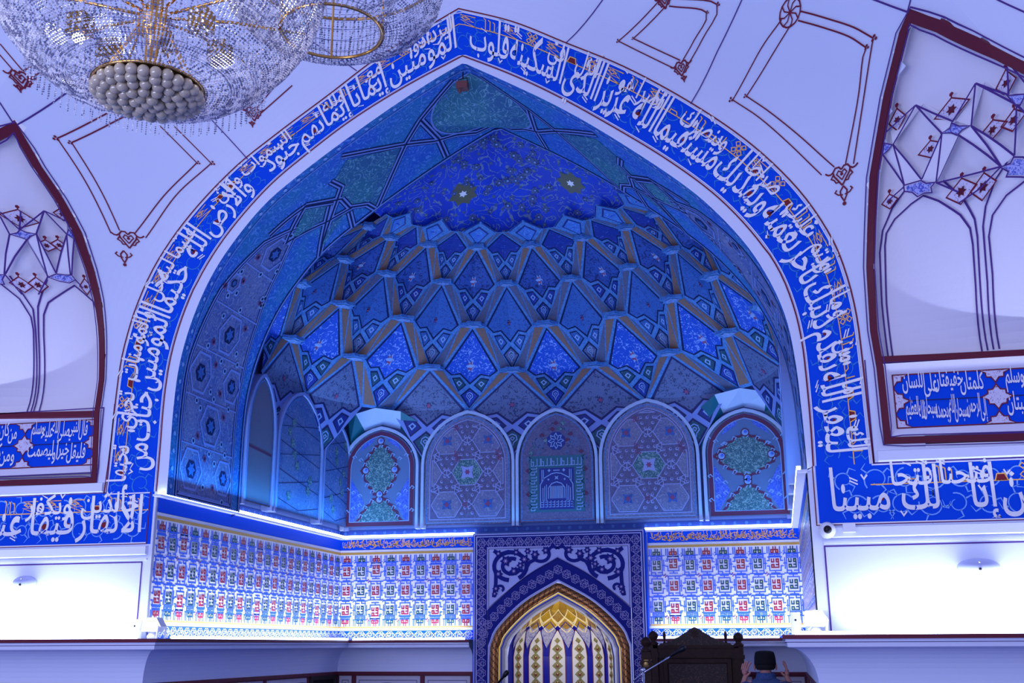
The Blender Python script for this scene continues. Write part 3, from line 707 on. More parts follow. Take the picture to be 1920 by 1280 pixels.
# ---- glazed tile panels with square lettering
GL = ["X.X.XXX", "X.X.XoX", "XXX.XXX", "......X", "XXX.XXX", "XoX...X", "XXXXXXX"]
HT = ["..X.X..", "..X.X..", "XXXXXXX", "XoX.XoX", "XXX.XXX"]
HB = HT[::-1]
def tiles(name, label, cv, u0, u1, flip, ph=0, knots=True, script=True):
    t = thing(name, label, 'tiles', cv((u0+u1)/2, 1.82, 0), 'glazed tile panels of the iwan')
    b = MB(); b.rect(cv, u0, 1.95, u1, 2.90, TWHITE, .010); b.build('tile_field', t)
    n = max(1, round((u1-u0)/.2)); p = (u1-u0)/n; px = p*.052; py = .235*.046
    X = (lambda u: u0+u1-u) if flip else (lambda u: u)          # pattern counted from the viewer's left
    ln = MB(); gl = MB()
    def R_(mb, a0, z0, a1, z1, mt, h): mb.poly([cv(X(a0), z0, h), cv(X(a1), z0, h), cv(X(a1), z1, h), cv(X(a0), z1, h)], mt)
    def L_(pts, w=.0125):
        for (a, z), (c, y) in zip(pts, pts[1:]):
            if abs(a-c) < 1e-6: R_(ln, a-w/2, min(z, y)-w/2, a+w/2, max(z, y)+w/2, TBLUE, .013)
            else: R_(ln, min(a, c)-w/2, z-w/2, max(a, c)+w/2, z+w/2, TBLUE, .0135)
    lo, hi = 1.985, 2.825; hx = p/2
    clamp = lambda z: max(lo, min(hi, z))
    for c in range(n):
        uc = u0+(c+.5)*p; par = (c+ph) % 2
        for row in range(5):
            zc = (2.405+(1, 0, -1)[row-1]*.235) if 0 < row < 4 else (hi-.032 if row == 0 else lo+.032)
            half = row in (0, 4)
            if not half and (c+ph) % 8 == 2: zc += (.02, 0, -.02)[row-1]
            G = GL if not half else (HT if row == 0 else HB)
            green = (par+row) % 2 == (0 if row in (1, 3) else 1)
            cm, oc = (TGREEN, TYELLOW) if green else (TRED, TORANGE)
            gh = len(G); w7 = 7*px*1.32; pu = w7/7; pv = .0155
            for j, rw in enumerate(G):
                i = 0
                while i < 7:
                    ch = rw[i]; i2 = i
                    while i2 < 7 and rw[i2] == ch: i2 += 1
                    if ch != '.': R_(gl, uc-w7/2+i*pu, zc+(gh/2-j-1)*pv, uc-w7/2+i2*pu, zc+(gh/2-j)*pv, cm if ch == 'X' else oc, .0145)
                    i = i2
            if half:
                e = -1 if row == 0 else 1; ze = hi if row == 0 else lo
                L_([(uc-hx*.62, ze), (uc-hx*.62, ze+e*.085), (uc-hx*.18, ze+e*.085)]); L_([(uc+hx*.62, ze), (uc+hx*.62, ze+e*.085), (uc+hx*.18, ze+e*.085)])
                if par: L_([(uc, ze+e*.085), (uc, ze+e*.12)]); L_([(uc-hx*.55, ze+e*.12), (uc+hx*.55, ze+e*.12)])
                else: L_([(uc-hx*.8, ze+e*.115), (uc+hx*.8, ze+e*.115)])
                L_([(uc-hx*.84, ze), (uc-hx*.84, ze+e*.07)])
            else:
                bx, bz = hx*.66, .082
                if (c+row+ph) % 2:
                    L_([(uc-bx, zc+bz), (uc+bx, zc+bz)]); L_([(uc-bx, zc-bz), (uc+bx, zc-bz)])
                    for e in (-1, 1):
                        L_([(uc+e*bx, zc-bz), (uc+e*bx, zc-.03)]); L_([(uc+e*bx, zc+bz), (uc+e*bx, zc+.03)]); L_([(uc+e*bx, zc-.03), (uc+e*hx*.9, zc-.03)]); L_([(uc+e*bx, zc+.03), (uc+e*hx*.9, zc+.03)])
                        L_([(uc, zc+e*bz), (uc, zc+e*(bz+.028))]); L_([(uc-bx*.7, zc+e*(bz+.028)), (uc+bx*.7, zc+e*(bz+.028))])
                else:
                    for e in (-1, 1):
                        L_([(uc+e*bx, zc-bz-.02), (uc+e*bx, zc+bz+.02)]); L_([(uc+e*bx, zc+bz), (uc+e*bx*.25, zc+bz)]); L_([(uc+e*bx, zc-bz), (uc+e*bx*.25, zc-bz)])
                        L_([(uc+e*bx*.25, zc+e*bz), (uc+e*bx*.25, zc+e*(bz+.03))]); L_([(uc-hx*.95, zc+e*(bz+.03)), (uc+hx*.95, zc+e*(bz+.03))])
                        L_([(uc+e*hx*.86, zc-.06), (uc+e*hx*.86, zc+.06)])
                        L_([(uc+e*bx, zc), (uc+e*hx*1.0, zc)])
            if row < 4 and (c+row+ph) % 2 == 0 and c < n-1:
                x, z = uc+hx, (2.405+(1.5, .5, -.5, -1.5)[row]*.235)
                for dx, dz in ((0, .018), (.018, 0), (0, -.018), (-.018, 0)): R_(gl, x+dx-.006, z+dz-.006, x+dx+.006, z+dz+.006, TRED if row % 2 else TBLUE, .015)
    ln.build('blue_meander', t); gl.build('square_lettering', t, label='square lettering in red and dark green')
    for z0, z1 in ((2.905, 3.03), (1.82, 1.925)): b = MB(); b.rect(cv, u0, z0, u1, z1, BAND, .012); b.build('blue_border', t)
    for z0, z1 in ((2.845, 2.873), (1.958, 1.976)): b = MB(); b.rect(cv, u0, z0, u1, z1, GILD, .014); b.build('gilt_fillet', t)
    b = MB()
    if script:
        rnd = random.Random(int(u0*100)+5); u = u0+.03
        while u < u1-.06:
            z = 2.925+rnd.random()*.05; k = rnd.randrange(3)
            if k == 0: b.line(cv, [(u, z), (u+.03, z-.012), (u+.06, z), (u+.055, z+.035)], .006, GOLD, .0145)
            elif k == 1: b.line(cv, [(u+.01, z), (u, z+.06), (u+.008, z+.07)], .006, GOLD, .0145)
            else: b.line(cv, [(u, z+.03), (u+.03, z+.045), (u+.03, z), (u+.07, z-.01)], .006, GOLD, .0145)
            u += .0125
        b.build('fine_script', t, label='fine orange gold script on blue')
    b = MB(); kn = max(1, round((u1-u0)/.12)); kp = (u1-u0)/kn
    for c in range(kn):
        knot(b, cv, u0+(c+.5)*kp, 1.8725, kp, .088, TWHITE, .0145, .005, c)
    b.build('knot_border', t)
    return t
def knot(b, cv, x, z, w, hgt, mt, h, lw, par=0, rot=False):
    f = (lambda a, c: (x+a*w, z+c*hgt)) if not rot else (lambda a, c: (x+c*hgt, z+a*w))
    l = lambda pts, cl=False: b.line(cv, [f(*p) for p in pts], lw, mt, h, closed=cl)
    l([(-.3, -.28), (-.3, .28), (-.22, .45), (-.1, .5), (0, .38), (.1, .5), (.22, .45), (.3, .28), (.3, -.28), (.22, -.45), (.1, -.5), (0, -.38), (-.1, -.5), (-.22, -.45)], True)
    l([(-.5, 0), (-.36, .25), (.12, .25), (.12, -.05)]); l([(.5, 0), (.36, -.25), (-.12, -.25), (-.12, .05)])
    l([(-.5, 0), (-.36, -.25), (-.2, -.25)]); l([(.5, 0), (.36, .25), (.2, .25)])
    l([(-.2, .12), (-.2, -.1), (.02, -.1), (.02, .12)] if par % 2 else [(.2, -.12), (.2, .1), (-.02, .1), (-.02, -.12)])
tiles('tile_panel', 'long white tile panel with square lettering on the iwan left wall', cv_left, .02, D-.005, False, 0, script=False)
tiles('tile_panel', 'white tile panel with square lettering left of the prayer niche', cv_back, -W+.005, -1.06, False, 0)
tiles('tile_panel', 'white tile panel with square lettering right of the prayer niche, behind the wooden pulpit', cv_back, 1.06, W-.005, False, 1)
tiles('tile_panel', 'sharply foreshortened white tile panel on the iwan right wall', cv_right, .02, D-.005, True, 1, script=False)

# ---- glowing LED tubes on the upper ledge
GLOW = mat('led_glow', (255, 255, 255), .5, emit=(.58, .70, 1.0), es=9)
GLOW2 = mat('led_glow_low', (255, 255, 255), .5, emit=(.62, .72, 1.0), es=6)
DKBLUE = mat('ledge_blue', (24, 56, 140), .5)
def strip(label, cv, u0, u1, z=H1, wid=.07):
    t = thing('light_strip', label, 'light strip', cv((u0+u1)/2, z-.02, 0))
    b = MB(); b.box(*mm(cv, u0, u1, z-.03, z-.012, 0, wid+.01), WHITE2); b.build('ledge', t)
    b = MB(); b.box(*mm(cv, u0, u1, z-.012, z+.016, wid-.02, wid+.012), GLOW); b.build('light_tube', t)
def mm(cv, u0, u1, z0, z1, h0, h1):
    a, c = cv(u0, z0, h0), cv(u1, z1, h1)
    return tuple(min(x, y) for x, y in zip(a, c)), tuple(max(x, y) for x, y in zip(a, c))
strip('long glowing LED strip on the ledge of the iwan left wall', cv_left, -.06, D-.08)
strip('glowing LED strip on the ledge left of the prayer niche', cv_back, -W+.08, -1.04)
strip('glowing LED strip on the ledge right of the prayer niche', cv_back, 1.04, W-.08)
strip('steep glowing LED strip on the ledge of the iwan right wall', cv_right, -.06, D-.08)
# ================================================================== muqarnas vault
TIER = {0: None, 1: (2.64, 2.563, 1.618, 5.038, .15), 2: (2.264, 2.166, 1.526, 5.475, .14), 3: (2.007, 1.62, 1.719, 5.893, .115), 4: (1.646, 1.02, 1.893, 6.205, .10), 5: (1.369, .981, 1.621, 6.27, .06), 6: (1.22, .86, 1.60, 6.345, .05)}
T0 = {0: (0, 4.27, 4.57), 22.5: (1.11, 4.27, 4.60), 45: (2.24, 4.0, 4.62), 67.5: (2.71, 2.9, 4.60), 90: (2.71, 1.72, 4.58), 112.5: (2.71, 1.42, 4.5)}
T00 = {11.25: (.555, 4.29, 4.0), 33.75: (1.71, 4.29, 4.0), 56.25: (2.73, 3.40, 3.93), 78.75: (2.73, 2.16, 3.95), 101.25: (2.73, 1.45, 4.0)}
def node(k, a):
    """position and tangent of a muqarnas node on tier k at polar angle a (degrees, 0 = back)"""
    s = -1 if a < 0 else 1
    if k in (0, -1):
        x, y, z = (T0 if k == 0 else T00)[abs(a)]
        tan = Vector((1, 0, 0)) if abs(a) < 40 else (Vector((.7, s*-.7, 0)) if abs(a) < 50 else Vector((0, -s, 0)))
        if abs(a) < 1: tan = Vector((1, 0, 0))
        return Vector((s*x, y, z)), tan, (.20 if (k == 0 and abs(a) == 45) else .012)
    rx, ry, y0, z, w = TIER[k]; r = radians(a)
    p = Vector((rx*sin(r), y0+ry*cos(r), z)); t = Vector((rx*cos(r), -ry*sin(r), 0)).normalized()
    if p.y < Y1+.03: p.y = Y1+.03
    return p, t, w
STYLE = {0: (K_GREY, V_NAVY, K_GREEN, NAVY), 1: (K_BLUE, K_GREEN, K_NAVY, V_STRAPD), 2: (K_PLAIN, K_PLAIN, K_GREY, V_STRAPD), 3: (K_DARK, K_NAVY, K_DARK, V_STRAPD), 4: (K_NAVY, K_DARK, K_DARK, V_STRAPD), 5: (K_TOP, K_TOP, K_TOP, V_STRAPD)}
vault = thing('muqarnas_vault', 'deep blue painted muqarnas half vault of kite shaped cells filling the iwan', 'vault', (0, 2.8, 4.6))
AX = Vector((0, 1.6, 0))
def sub2(a, b, f): return a+(b-a)*f
for k in range(0, 6):
    angs = [x*22.5 for x in range(-4, 5)] if k % 2 == 1 else [x*22.5+11.25 for x in range(-4, 4)]
    for a in angs:
        if k == 5 and abs(a) > 68: continue
        T, tt, wt = node(k+1, a); L, tl, wl = node(k, a-11.25); R, tr, wr = node(k, a+11.25); Bm, tb, wb_ = node(k-1, a)
        Li = L+tl*wl; Ri = R-tr*wr
        out = ((L+R)/2-AX); out.z = 0; out.normalize()
        M = (Li+Ri)/2 + out*(.10 if k else .03)
        def cvc(s, t, h, T=T, Li=Li, Ri=Ri, Bm=Bm, M=M, out=out):
            E_ = Ri if s > 0 else Li; V = T if t > 0 else Bm
            p = M+(V-M)*abs(t)+(E_-M)*abs(s); n = (E_-M).cross(V-M)
            n = n.normalized() if n.length > 1e-9 else -out
            if n.dot(out) > 0: n = -n
            return tuple(p+n*h)
        fm, km, bm_, dk = STYLE[k]
        b = MB()
        for sg in (-1, 1):
            b.poly([cvc(0, 1, 0), cvc(sg, 0, 0), cvc(0, 0, 0)], V_EDGE); b.poly([cvc(0, -1, 0), cvc(sg, 0, 0), cvc(0, 0, 0)], V_EDGE if k else V_STRAP)
        c = b.build('kite_cell', vault)
        if k == 5:
            b = MB()
            for sg in (-1, 1):
                b.fill(cvc, [(0, .62), (sg*.6, 0), (0, -.75)], V_NAVY, .003); b.fill(cvc, [(0, .52), (sg*.5, 0), (0, -.65)], fm, .005)
                b.line(cvc, [(sg*.06, .9), (sg*.9, .05)], .05, V_NAVY, .005)
            b.build('floral_panel', c); continue
        b = MB()
        for sg in (-1, 1):
            up = [(0, .88), (sg*.84, 0), (0, 0)]
            b.fill(cvc, [(0, .93), (sg*.92, 0), (0, 0)], dk, .003); b.fill(cvc, up, fm, .005)
            b.fill(cvc, [(0, 0), (sg*.92, 0), (sg*.66, -.15), (sg*.36, -.10), (0, -.34)], dk, .003); b.fill(cvc, [(0, 0), (sg*.84, 0), (sg*.64, -.115), (sg*.34, -.06), (0, -.28)], fm, .005)
        if k < 4:
            r = .13 if k in (1, 3) else .07
            b.flower(cvc, 0.0001, .12, r*1.25, MOTIF if k in (1, 3) else dk, .007, 6); b.flower(cvc, 0.0001, .12, r, MOTIFR, .009, 5)
        b.build('floral_panel', c)
        b = MB()
        for sg in (-1, 1):
            q = [(sg*.64, -.21), (sg*.36, -.17), (sg*.13, -.36), (sg*.40, -.55)]
            b.fill(cvc, q, dk, .003); ctr = (sum(x for x, y in q)/4, sum(y for x, y in q)/4)
            b.fill(cvc, [(ctr[0]+(x-ctr[0])*.82, ctr[1]+(y-ctr[1])*.82) for x, y in q], km, .005)
            b.line(cvc, [(ctr[0]-.08, ctr[1]), (ctr[0], ctr[1]+.05), (ctr[0]+.08, ctr[1]), (ctr[0], ctr[1]-.07)], .03, MOTIF, .007, closed=True)
        b.build('side_kite', c)
        b = MB()
        for sg in (-1, 1):
            b.fill(cvc, [(0, -.42), (sg*.33, -.64), (0, -.96)], dk, .003); b.fill(cvc, [(0, -.47), (sg*.27, -.64), (0, -.91)], bm_, .005)
            b.line(cvc, [(0, -.54), (sg*.09, -.58), (sg*.11, -.66), (sg*.03, -.72), (0, -.80)], .022, MOTIF, .007)
            b.line(cvc, [(0, -.60), (sg*.05, -.63), (0, -.68)], .02, MOTIF, .007)
        b.build('lower_kite', c)
        # the pair of narrow mosaic facets hanging from the node above to the nodes beside
        b = MB(); e = MB()
        for (N, tn, wn, sg, E, te, we) in ((T, tt, wt, 1, R, tr, wr), (T, tt, wt, -1, L, tl, wl)):
            a0 = N+tn*(wn*sg)
            a1 = E-te*(we*sg)                       # inner end of the side node
            A = [N, a0, a1]; Bq = [a0, E, a1]
            for tri, mt_ in ((A, BROWN if k in (0, 1, 3) else BROWN2), (Bq, BROWN2 if (k+int(a)) % 2 else BROWN)):
                b.poly(tri, V_EDGE); g = (tri[0]+tri[1]+tri[2])/3
                b.poly([sub2(g, p, .82)-out*.006 for p in tri], mt_)
        if k > 0 or True: b.build('ridge_facet', c)
# star shaped soffits under the nodes
for k in range(1, 5):
    angs = [x*22.5+11.25 for x in range(-4, 4)] if k % 2 else [x*22.5 for x in range(-4, 5)]
    for a in angs:
        N, t, w = node(k, a); out = N-AX; out.z = 0; out.normalize(); b = MB()
        pts = []
        for q in range(12):
            an = 2*pi*q/12; r = 1.12 if q % 2 == 0 else .8
            pts.append(N+t*(w*r*cos(an))+out*(w*.85*r*sin(an))+Vector((0, 0, -.02))-out*.03)
        b.poly(pts, V_EDGE); b.poly([N+(p-N)*.70+Vector((0, 0, -.012)) for p in pts], STAR)
        for i in range(12): p, q = pts[i], pts[(i+1) % 12]; b.poly([p, q, q+Vector((0, 0, .035)), p+Vector((0, 0, .035))], V_EDGE)
        b.build('star_soffit', vault)
# added dark backing behind the cells, keeps world light from leaking through gaps
b = MB(); b.grid(lambda u, v: (3.3*cos(v*pi/2)*sin(radians(-90+180*u)), Y1+.04+3.35*cos(v*pi/2)*cos(radians(-90+180*u)), 4.75+2.75*sin(v*pi/2)), 24, 10, V_NAVY); b.build('leak_backing', vault)
# crown: smooth floral shell closing the vault
def crown(u, v):
    a = radians(-100+200*u); rx, ry, y0, z, _ = TIER[6]
    q = 1-v; x = 1.46*q*sin(a); y = Y1+.02+(y0-Y1-.02)*q+1.10*q*cos(a)*(1+.15*sin(pi*v)); zz = 6.26+(7.16-6.26)*(1-q**1.1)
    return (x, max(Y1+.01, y), zz)
b = MB(); b.grid(crown, 40, 14, DOME); b.build('crown_shell', vault, smooth=True, label='blue crown painted with gold outlined blossoms')
b = MB()
for i in range(64):
    rnd = random.Random(i); u, v = rnd.uniform(.10, .90), rnd.uniform(.05, .80)
    P = Vector(crown(u, v)); du = (Vector(crown(u+.01, v))-P).normalized(); dv = (Vector(crown(u, v+.01))-P).normalized(); n = du.cross(dv); n = n if n.z < 0 else -n
    r = rnd.uniform(.035, .065); cc = lambda x, y, h, P=P, du=du, dv=dv, n=n: tuple(P+du*x+dv*y+n*(h+.004))
    b.flower(cc, 0, 0, r, K_GREY, .002, 7, inner=.6); b.flower(cc, 0, 0, r*.55, mat('blossom_blue', (40, 70, 130), .5), .004, 7); b.disc(cc, 0, 0, r*.22, MOTIF, .006, 6)
for (px_, sg) in ((.3, 1), (.7, -1)):
    P = Vector(crown(px_, .35)); du = (Vector(crown(px_+.01, .35))-P).normalized(); dv = (Vector(crown(px_, .36))-P).normalized(); n = du.cross(dv); n = n if n.z < 0 else -n
    cc = lambda x, y, h, P=P, du=du, dv=dv, n=n: tuple(P+du*x+dv*y+n*(h+.004))
    b.flower(cc, 0, 0, .17, mat('olive_medallion', (92, 92, 74), .5), .003, 8, inner=.72); b.flower(cc, 0, 0, .05, LETTER, .006, 6)
b.build('blossom', vault)

# ================================================================== painted blind niches below the vault
def arch_pts(x0, x1, z0, zs, zt, n=10, power=1.75):
    w = (x1-x0)/2; c = (x0+x1)/2; out = [(x0, z0), (x0, zs)]
    for i in range(1, n+1):
        f = i/n; out.append((c-w*(1-f**power*.999) if False else c-w*(1-f)**.62, zs+(zt-zs)*(1-(1-f)**1.0*(1-.0))*1.0)) if False else out.append((c-w*cos(f*pi/2)**.86, zs+(zt-zs)*(sin(f*pi/2)*.62+f*.38)))
    right = [(2*c-x, z) for x, z in out[:-1]][::-1]
    return out[:-1]+[(c, zt)]+right
def shrink(pts, d):
    n = len(pts); out = []
    cx = sum(p[0] for p in pts)/n; cz = sum(p[1] for p in pts)/n
    x0, x1 = min(p[0] for p in pts), max(p[0] for p in pts); z0, z1 = min(p[1] for p in pts), max(p[1] for p in pts)
    fx = (x1-x0-2*d)/(x1-x0); fz = (z1-z0-2*d)/(z1-z0); mx = (x0+x1)/2; mz = (z0+z1)/2
    return [(mx+(x-mx)*fx, mz+(z-mz)*fz) for x, z in pts]
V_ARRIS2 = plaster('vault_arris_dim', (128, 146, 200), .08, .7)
MOTIF2 = mat('mauve_line', (140, 146, 196), .55)
N_GREY = arab('niche_mauve_tilework', (108, 106, 138), (98, 100, 140), (140, 138, 164), (84, 84, 120), 2.2, .09, .2)
N_DARK = lattice('niche_dark_ground', (84, 80, 116), (104, 100, 134), 50, .5)
N_CARP = plaster('niche_carpet_ground', (96, 118, 158), .05, .6)
N_BLUE = lattice('niche_blue_spandrel', (60, 88, 190), (96, 124, 210), 40, .5)
N_GRN = lattice('niche_green_medallion', (54, 92, 104), (128, 158, 160), 42, .52)
N_MAR = mat('niche_maroon_border', (92, 40, 74), .6)
N_PLAS = arab('niche_bluegrey_worn', (86, 104, 150), (62, 92, 150), (110, 128, 168), (50, 76, 120), 1.8, .1, .24)
N_STAIN = plaster('niche_worn_plaster', (108, 110, 132), .12, .8)
def clip(sub, poly):
    """part of a polygon that lies inside a convex outline"""
    ar = sum(poly[i][0]*poly[(i+1) % len(poly)][1]-poly[(i+1) % len(poly)][0]*poly[i][1] for i in range(len(poly))); sg = 1 if ar > 0 else -1
    out = list(sub)
    for i in range(len(poly)):
        a, c = poly[i], poly[(i+1) % len(poly)]; d = lambda p: sg*((c[0]-a[0])*(p[1]-a[1])-(c[1]-a[1])*(p[0]-a[0])); inp, out = out, []
        for j in range(len(inp)):
            p, q = inp[j-1], inp[j]; dp, dq = d(p), d(q)
            if dp*dq < 0: f = dp/(dp-dq); out.append((p[0]+(q[0]-p[0])*f, p[1]+(q[1]-p[1])*f))
            if dq >= 0: out.append(q)
        if not out: return []
    return out
def niche(label, cv, x0, x1, kind, zt=4.55):
    t = thing('painted_niche', label, 'niche', cv((x0+x1)/2, 3.12, 0))
    o = arch_pts(x0+.02, x1-.02, 3.14, 3.92, zt)
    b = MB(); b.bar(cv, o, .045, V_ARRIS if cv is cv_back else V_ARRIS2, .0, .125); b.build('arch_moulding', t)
    inn = shrink(o, .035); g = {'hex': N_GREY, 'carpet': N_CARP, 'mihrab': N_DARK, 'plain': N_PLAS, 'stain': N_STAIN}[kind]
    cv0 = cv; cv = lambda u, v, h_: cv0(u, v, h_+.095)
    b = MB(); b.fill(cv, inn, g, .012); b.line(cv, shrink(o, .055), .012, V_EDGE, .015, closed=True); b.build('panel', t)
    c = (x0+x1)/2; w = (x1-x0)/2
    ok = lambda x, z: inside((x, z), shrink(o, .13))
    if kind == 'hex':
        b = MB(); i2 = shrink(o, .10); b.line(cv, i2, .010, MOTIF2, .016, closed=True); b.fill(cv, i2, N_DARK, .014)
        R_ = .20; i3 = shrink(o, .125); px_, pz_ = R_*2.62/2, R_*1.98
        for r in range(-1, 5):
            for q in range(-3, 4):
                hx, hz = c+q*px_*2+(r % 2)*px_, 3.02+r*pz_
                pts = clip([(hx+R_*cos(k*pi/3), hz+R_*.92*sin(k*pi/3)) for k in range(6)], i3)
                if len(pts) < 3: continue
                ctr = (abs(hx-c) < .05 and r == 2)
                b.fill(cv, pts, N_GRN if ctr else N_GREY, .017); b.line(cv, pts, .010, MOTIF2, .020, closed=True)
                if inside((hx, hz), i3): b.flower(cv, hx, hz, R_*(.58 if ctr else .42), MOTIF2 if ctr else K_PLAIN, .021, 4, pi/4, .5); b.flower(cv, hx, hz, R_*.2, MOTIFR, .023, 6)
                for k in range(6):                       # beads and small triangles in the bars round each hexagon
                    for f in (-.30, 0, .30):
                        a0 = k*pi/3+pi/6; rr = R_*1.135
                        x, z = hx+rr*cos(a0)-f*R_*1.3*sin(a0), hz+.96*(rr*sin(a0)+f*R_*1.3*cos(a0))
                        if inside((x, z), i3): b.disc(cv, x, z, .021, MOTIF2, .0225+.0003*k, 7); b.disc(cv, x+.004, z+.004, .012, N_DARK, .025+.0003*k, 6)
                    x, z = hx+R_*1.42*cos(k*pi/3), hz+R_*1.34*sin(k*pi/3)
                    if inside((x, z), i3): b.line(cv, [(x+.040*cos(k*pi/3+e), z+.040*sin(k*pi/3+e)) for e in (0, 2.094, 4.189)], .009, MOTIF2 if (k+r) % 4 else MOTIFR, .026+.0003*k, closed=True)
        b.build('hexagon_strapwork', t)
        b = MB()
        for z in (3.20,): b.line(cv, [(x0+.08, z), (x1-.08, z)], .010, MOTIF, .016)
        b.build('border_line', t)
    elif kind == 'carpet':
        b = MB(); b.line(cv, shrink(o, .07), .05, N_MAR, .016, closed=True); b.line(cv, shrink(o, .10), .010, MOTIF, .018, closed=True); b.build('maroon_border', t)
        b = MB()
        for sg in (-1, 1):
            for (z, hh) in ((3.48, .30), (4.22, .12)):
                b.fill(cv, [(c+sg*(w-.13), z-hh), (c+sg*(w-.13), z+hh), (c+sg*(w*.40), z)] if z < 4 else [(c+sg*(w*.55), z-.1), (c+sg*w*.42, z+.02), (c+sg*w*.12, z+.16), (c+sg*w*.2, z+.02)], N_BLUE, .015)
        b.build('blue_spandrel', t)
        for (zc, sx, sz, cutb) in ((3.88, w*.44 if 'left' in label else w*.66, .33 if 'left' in label else .24, False), (3.24, w*.52, .30, True)):
            b = MB()
            pts = []
            for q in range(32):
                a = 2*pi*q/32; r = (1+.05*cos(16*a))/(abs(cos(a))**1.25+abs(sin(a))**1.25)**.8; x = sx*r*cos(a); z = sz*r*sin(a)
                pts.append((c+x, max(3.24, zc+z)))
            b.fill(cv, [(c+(x-c)*1.14, max(3.235, zc+(z-zc)*1.14)) for x, z in pts], N_MAR, .017); b.fill(cv, pts, N_GRN, .019)
            for q in range(14):
                a = 2*pi*q/14+.2; x, z = c+sx*1.02*cos(a)*.9, zc+sz*1.02*sin(a)*.9
                if z > 3.26: b.line(cv, [(x-.03, z-.02), (x-.01, z+.025), (x+.025, z+.01), (x+.005, z-.015)], .010, MOTIF, .021)
            for sg in (-1, 1):
                ends = [(c+sg*sx*1.08, zc)] if sx > sz*1.3 and False else []
                ends += [(c, zc+sg*sz*1.12)]
                ends += [(c+sg*sx*.85, zc)]
                for x, z in ends:
                    if z > 3.26: b.disc(cv, x, z, .05, N_MAR, .021, 10); b.disc(cv, x, z, .038, MOTIF, .023, 10); b.disc(cv, x+.008, z+.008, .02, N_BLUE, .025, 8)
            b.build('medallion', t)
        b = MB()
        for sg in (-1, 1):
            for z in (3.40, 3.60, 4.05):
                for q in range(3):
                    x = c+sg*(w*.45+q*.085); zz = z+(q-1)*.04*(1 if z > 3.5 else -1)
                    b.line(cv, [(x, zz), (x+sg*.025, zz+.03), (x+sg*.055, zz+.01), (x+sg*.03, zz-.01)], .012, MOTIF, .020)
        b.build('leaf_scroll', t)
    elif kind == 'mihrab':
        b = MB()
        for r in range(0, 18):
            for q in range(-5, 6):
                x, z = c+q*.088+(r % 2)*.044, 3.22+r*.072
                if ok(x, z) and not (abs(x-c) < .34 and 3.27 < z < 4.0) and not (abs(x-c) < .13 and 4.0 < z < 4.3):
                    mt_ = (N_MAR, N_DARK, K_GREY, N_GRN)[(q*3+r) % 4]
                    b.fill(cv, [(x-.036, z), (x, z+.030), (x+.036, z), (x, z-.030)], mt_, .016)
                    b.line(cv, [(x-.044, z), (x, z+.037), (x+.044, z), (x, z-.037)], .007, K_GREY, .018, closed=True)
        b.build('diamond_tilework', t)
        b = MB(); b.rect(cv, c-.34, 3.29, c+.34, 3.97, KGRN, .018); b.build('green_frame', t)
        b = MB(); b.rect(cv, c-.215, 3.32, c+.215, 3.82, V_NAVY, .022); b.build('blue_centre', t)
        b = MB(); l = lambda pts, wd=.011, m_=MOTIF: b.line(cv, pts, wd, m_, .026)
        for k in range(17): x = c-.1+k*.2/16
        for k in range(9): x = c-.075+k*.15/8; l([(x, 3.45), (x, 3.60)])
        l([(c-.10, 3.45), (c-.10, 3.58), (c-.06, 3.63), (c, 3.65), (c+.06, 3.63), (c+.10, 3.58), (c+.10, 3.45)])
        l([(c-.2, 3.34), (c-.2, 3.62), (c-.15, 3.70), (c-.06, 3.75), (c, 3.76), (c+.06, 3.75), (c+.15, 3.70), (c+.2, 3.62), (c+.2, 3.34)])
        for sg in (-1, 1):
            for k in range(3): l([(c+sg*(.125+k*.022), 3.42), (c+sg*(.125+k*.022), 3.62-k*.02)], .009)
            l([(c+sg*.18, 3.66), (c+sg*.18, 3.80)], .009); l([(c+sg*.16, 3.68), (c+sg*.16, 3.80)], .009); b.flower(cv, c+sg*.09, 3.79, .022, MOTIF, .026, 4); b.flower(cv, c+sg*.1, 3.68, .016, MOTIF, .026, 4)
        b.flower(cv, c, 3.70, .035, MOTIF, .026, 4, pi/4, .35); l([(c-.04, 3.79), (c+.04, 3.79)])
        for r in range(3):
            x = c-.19
            while x < c+.18:
                l([(x, 3.35+r*.028), (x+.03, 3.35+r*.028), (x+.03, 3.37+r*.028)], .008); x += .045
        # square lettering running round the green frame
        rnd = random.Random(9)
        for k in range(15):
            x = c-.31+k*.042; l([(x, 3.85), (x+.03, 3.85), (x+.03, 3.94)] if k % 3 else [(x, 3.94), (x, 3.85), (x+.028, 3.85), (x+.028, 3.90), (x, 3.90)], .009)
        for sg in (-1, 1):
            for k in range(15):
                z = 3.31+k*.036; x = c+sg*.28; l([(x-.035, z), (x+.035, z), (x+.035, z+.02)] if k % 3 else [(x-.035, z+.022), (x-.035, z), (x+.01, z), (x+.01, z+.022)], .009)
        b.build('square_lettering', t)
        b = MB(); b.disc(cv, c, 4.15, .12, V_NAVY, .020, 8, rot=pi/8)
        for k in range(8): a = k*pi/4; b.line(cv, [(c+.02*cos(a), 4.15+.02*sin(a)), (c+.07*cos(a+.3), 4.15+.07*sin(a+.3)), (c+.095*cos(a), 4.15+.095*sin(a)), (c+.06*cos(a-.3), 4.15+.06*sin(a-.3))], .010, MOTIF, .024)
        b.build('octagon_rosette', t)
        b = MB()
        for sg in (-1, 1): b.flower(cv, c+sg*.22, 4.13, .10, K_GREY, .017, 6)
        b.build('pale_fill', t)
    else:
        b = MB(); rnd = random.Random(int(x0*50))
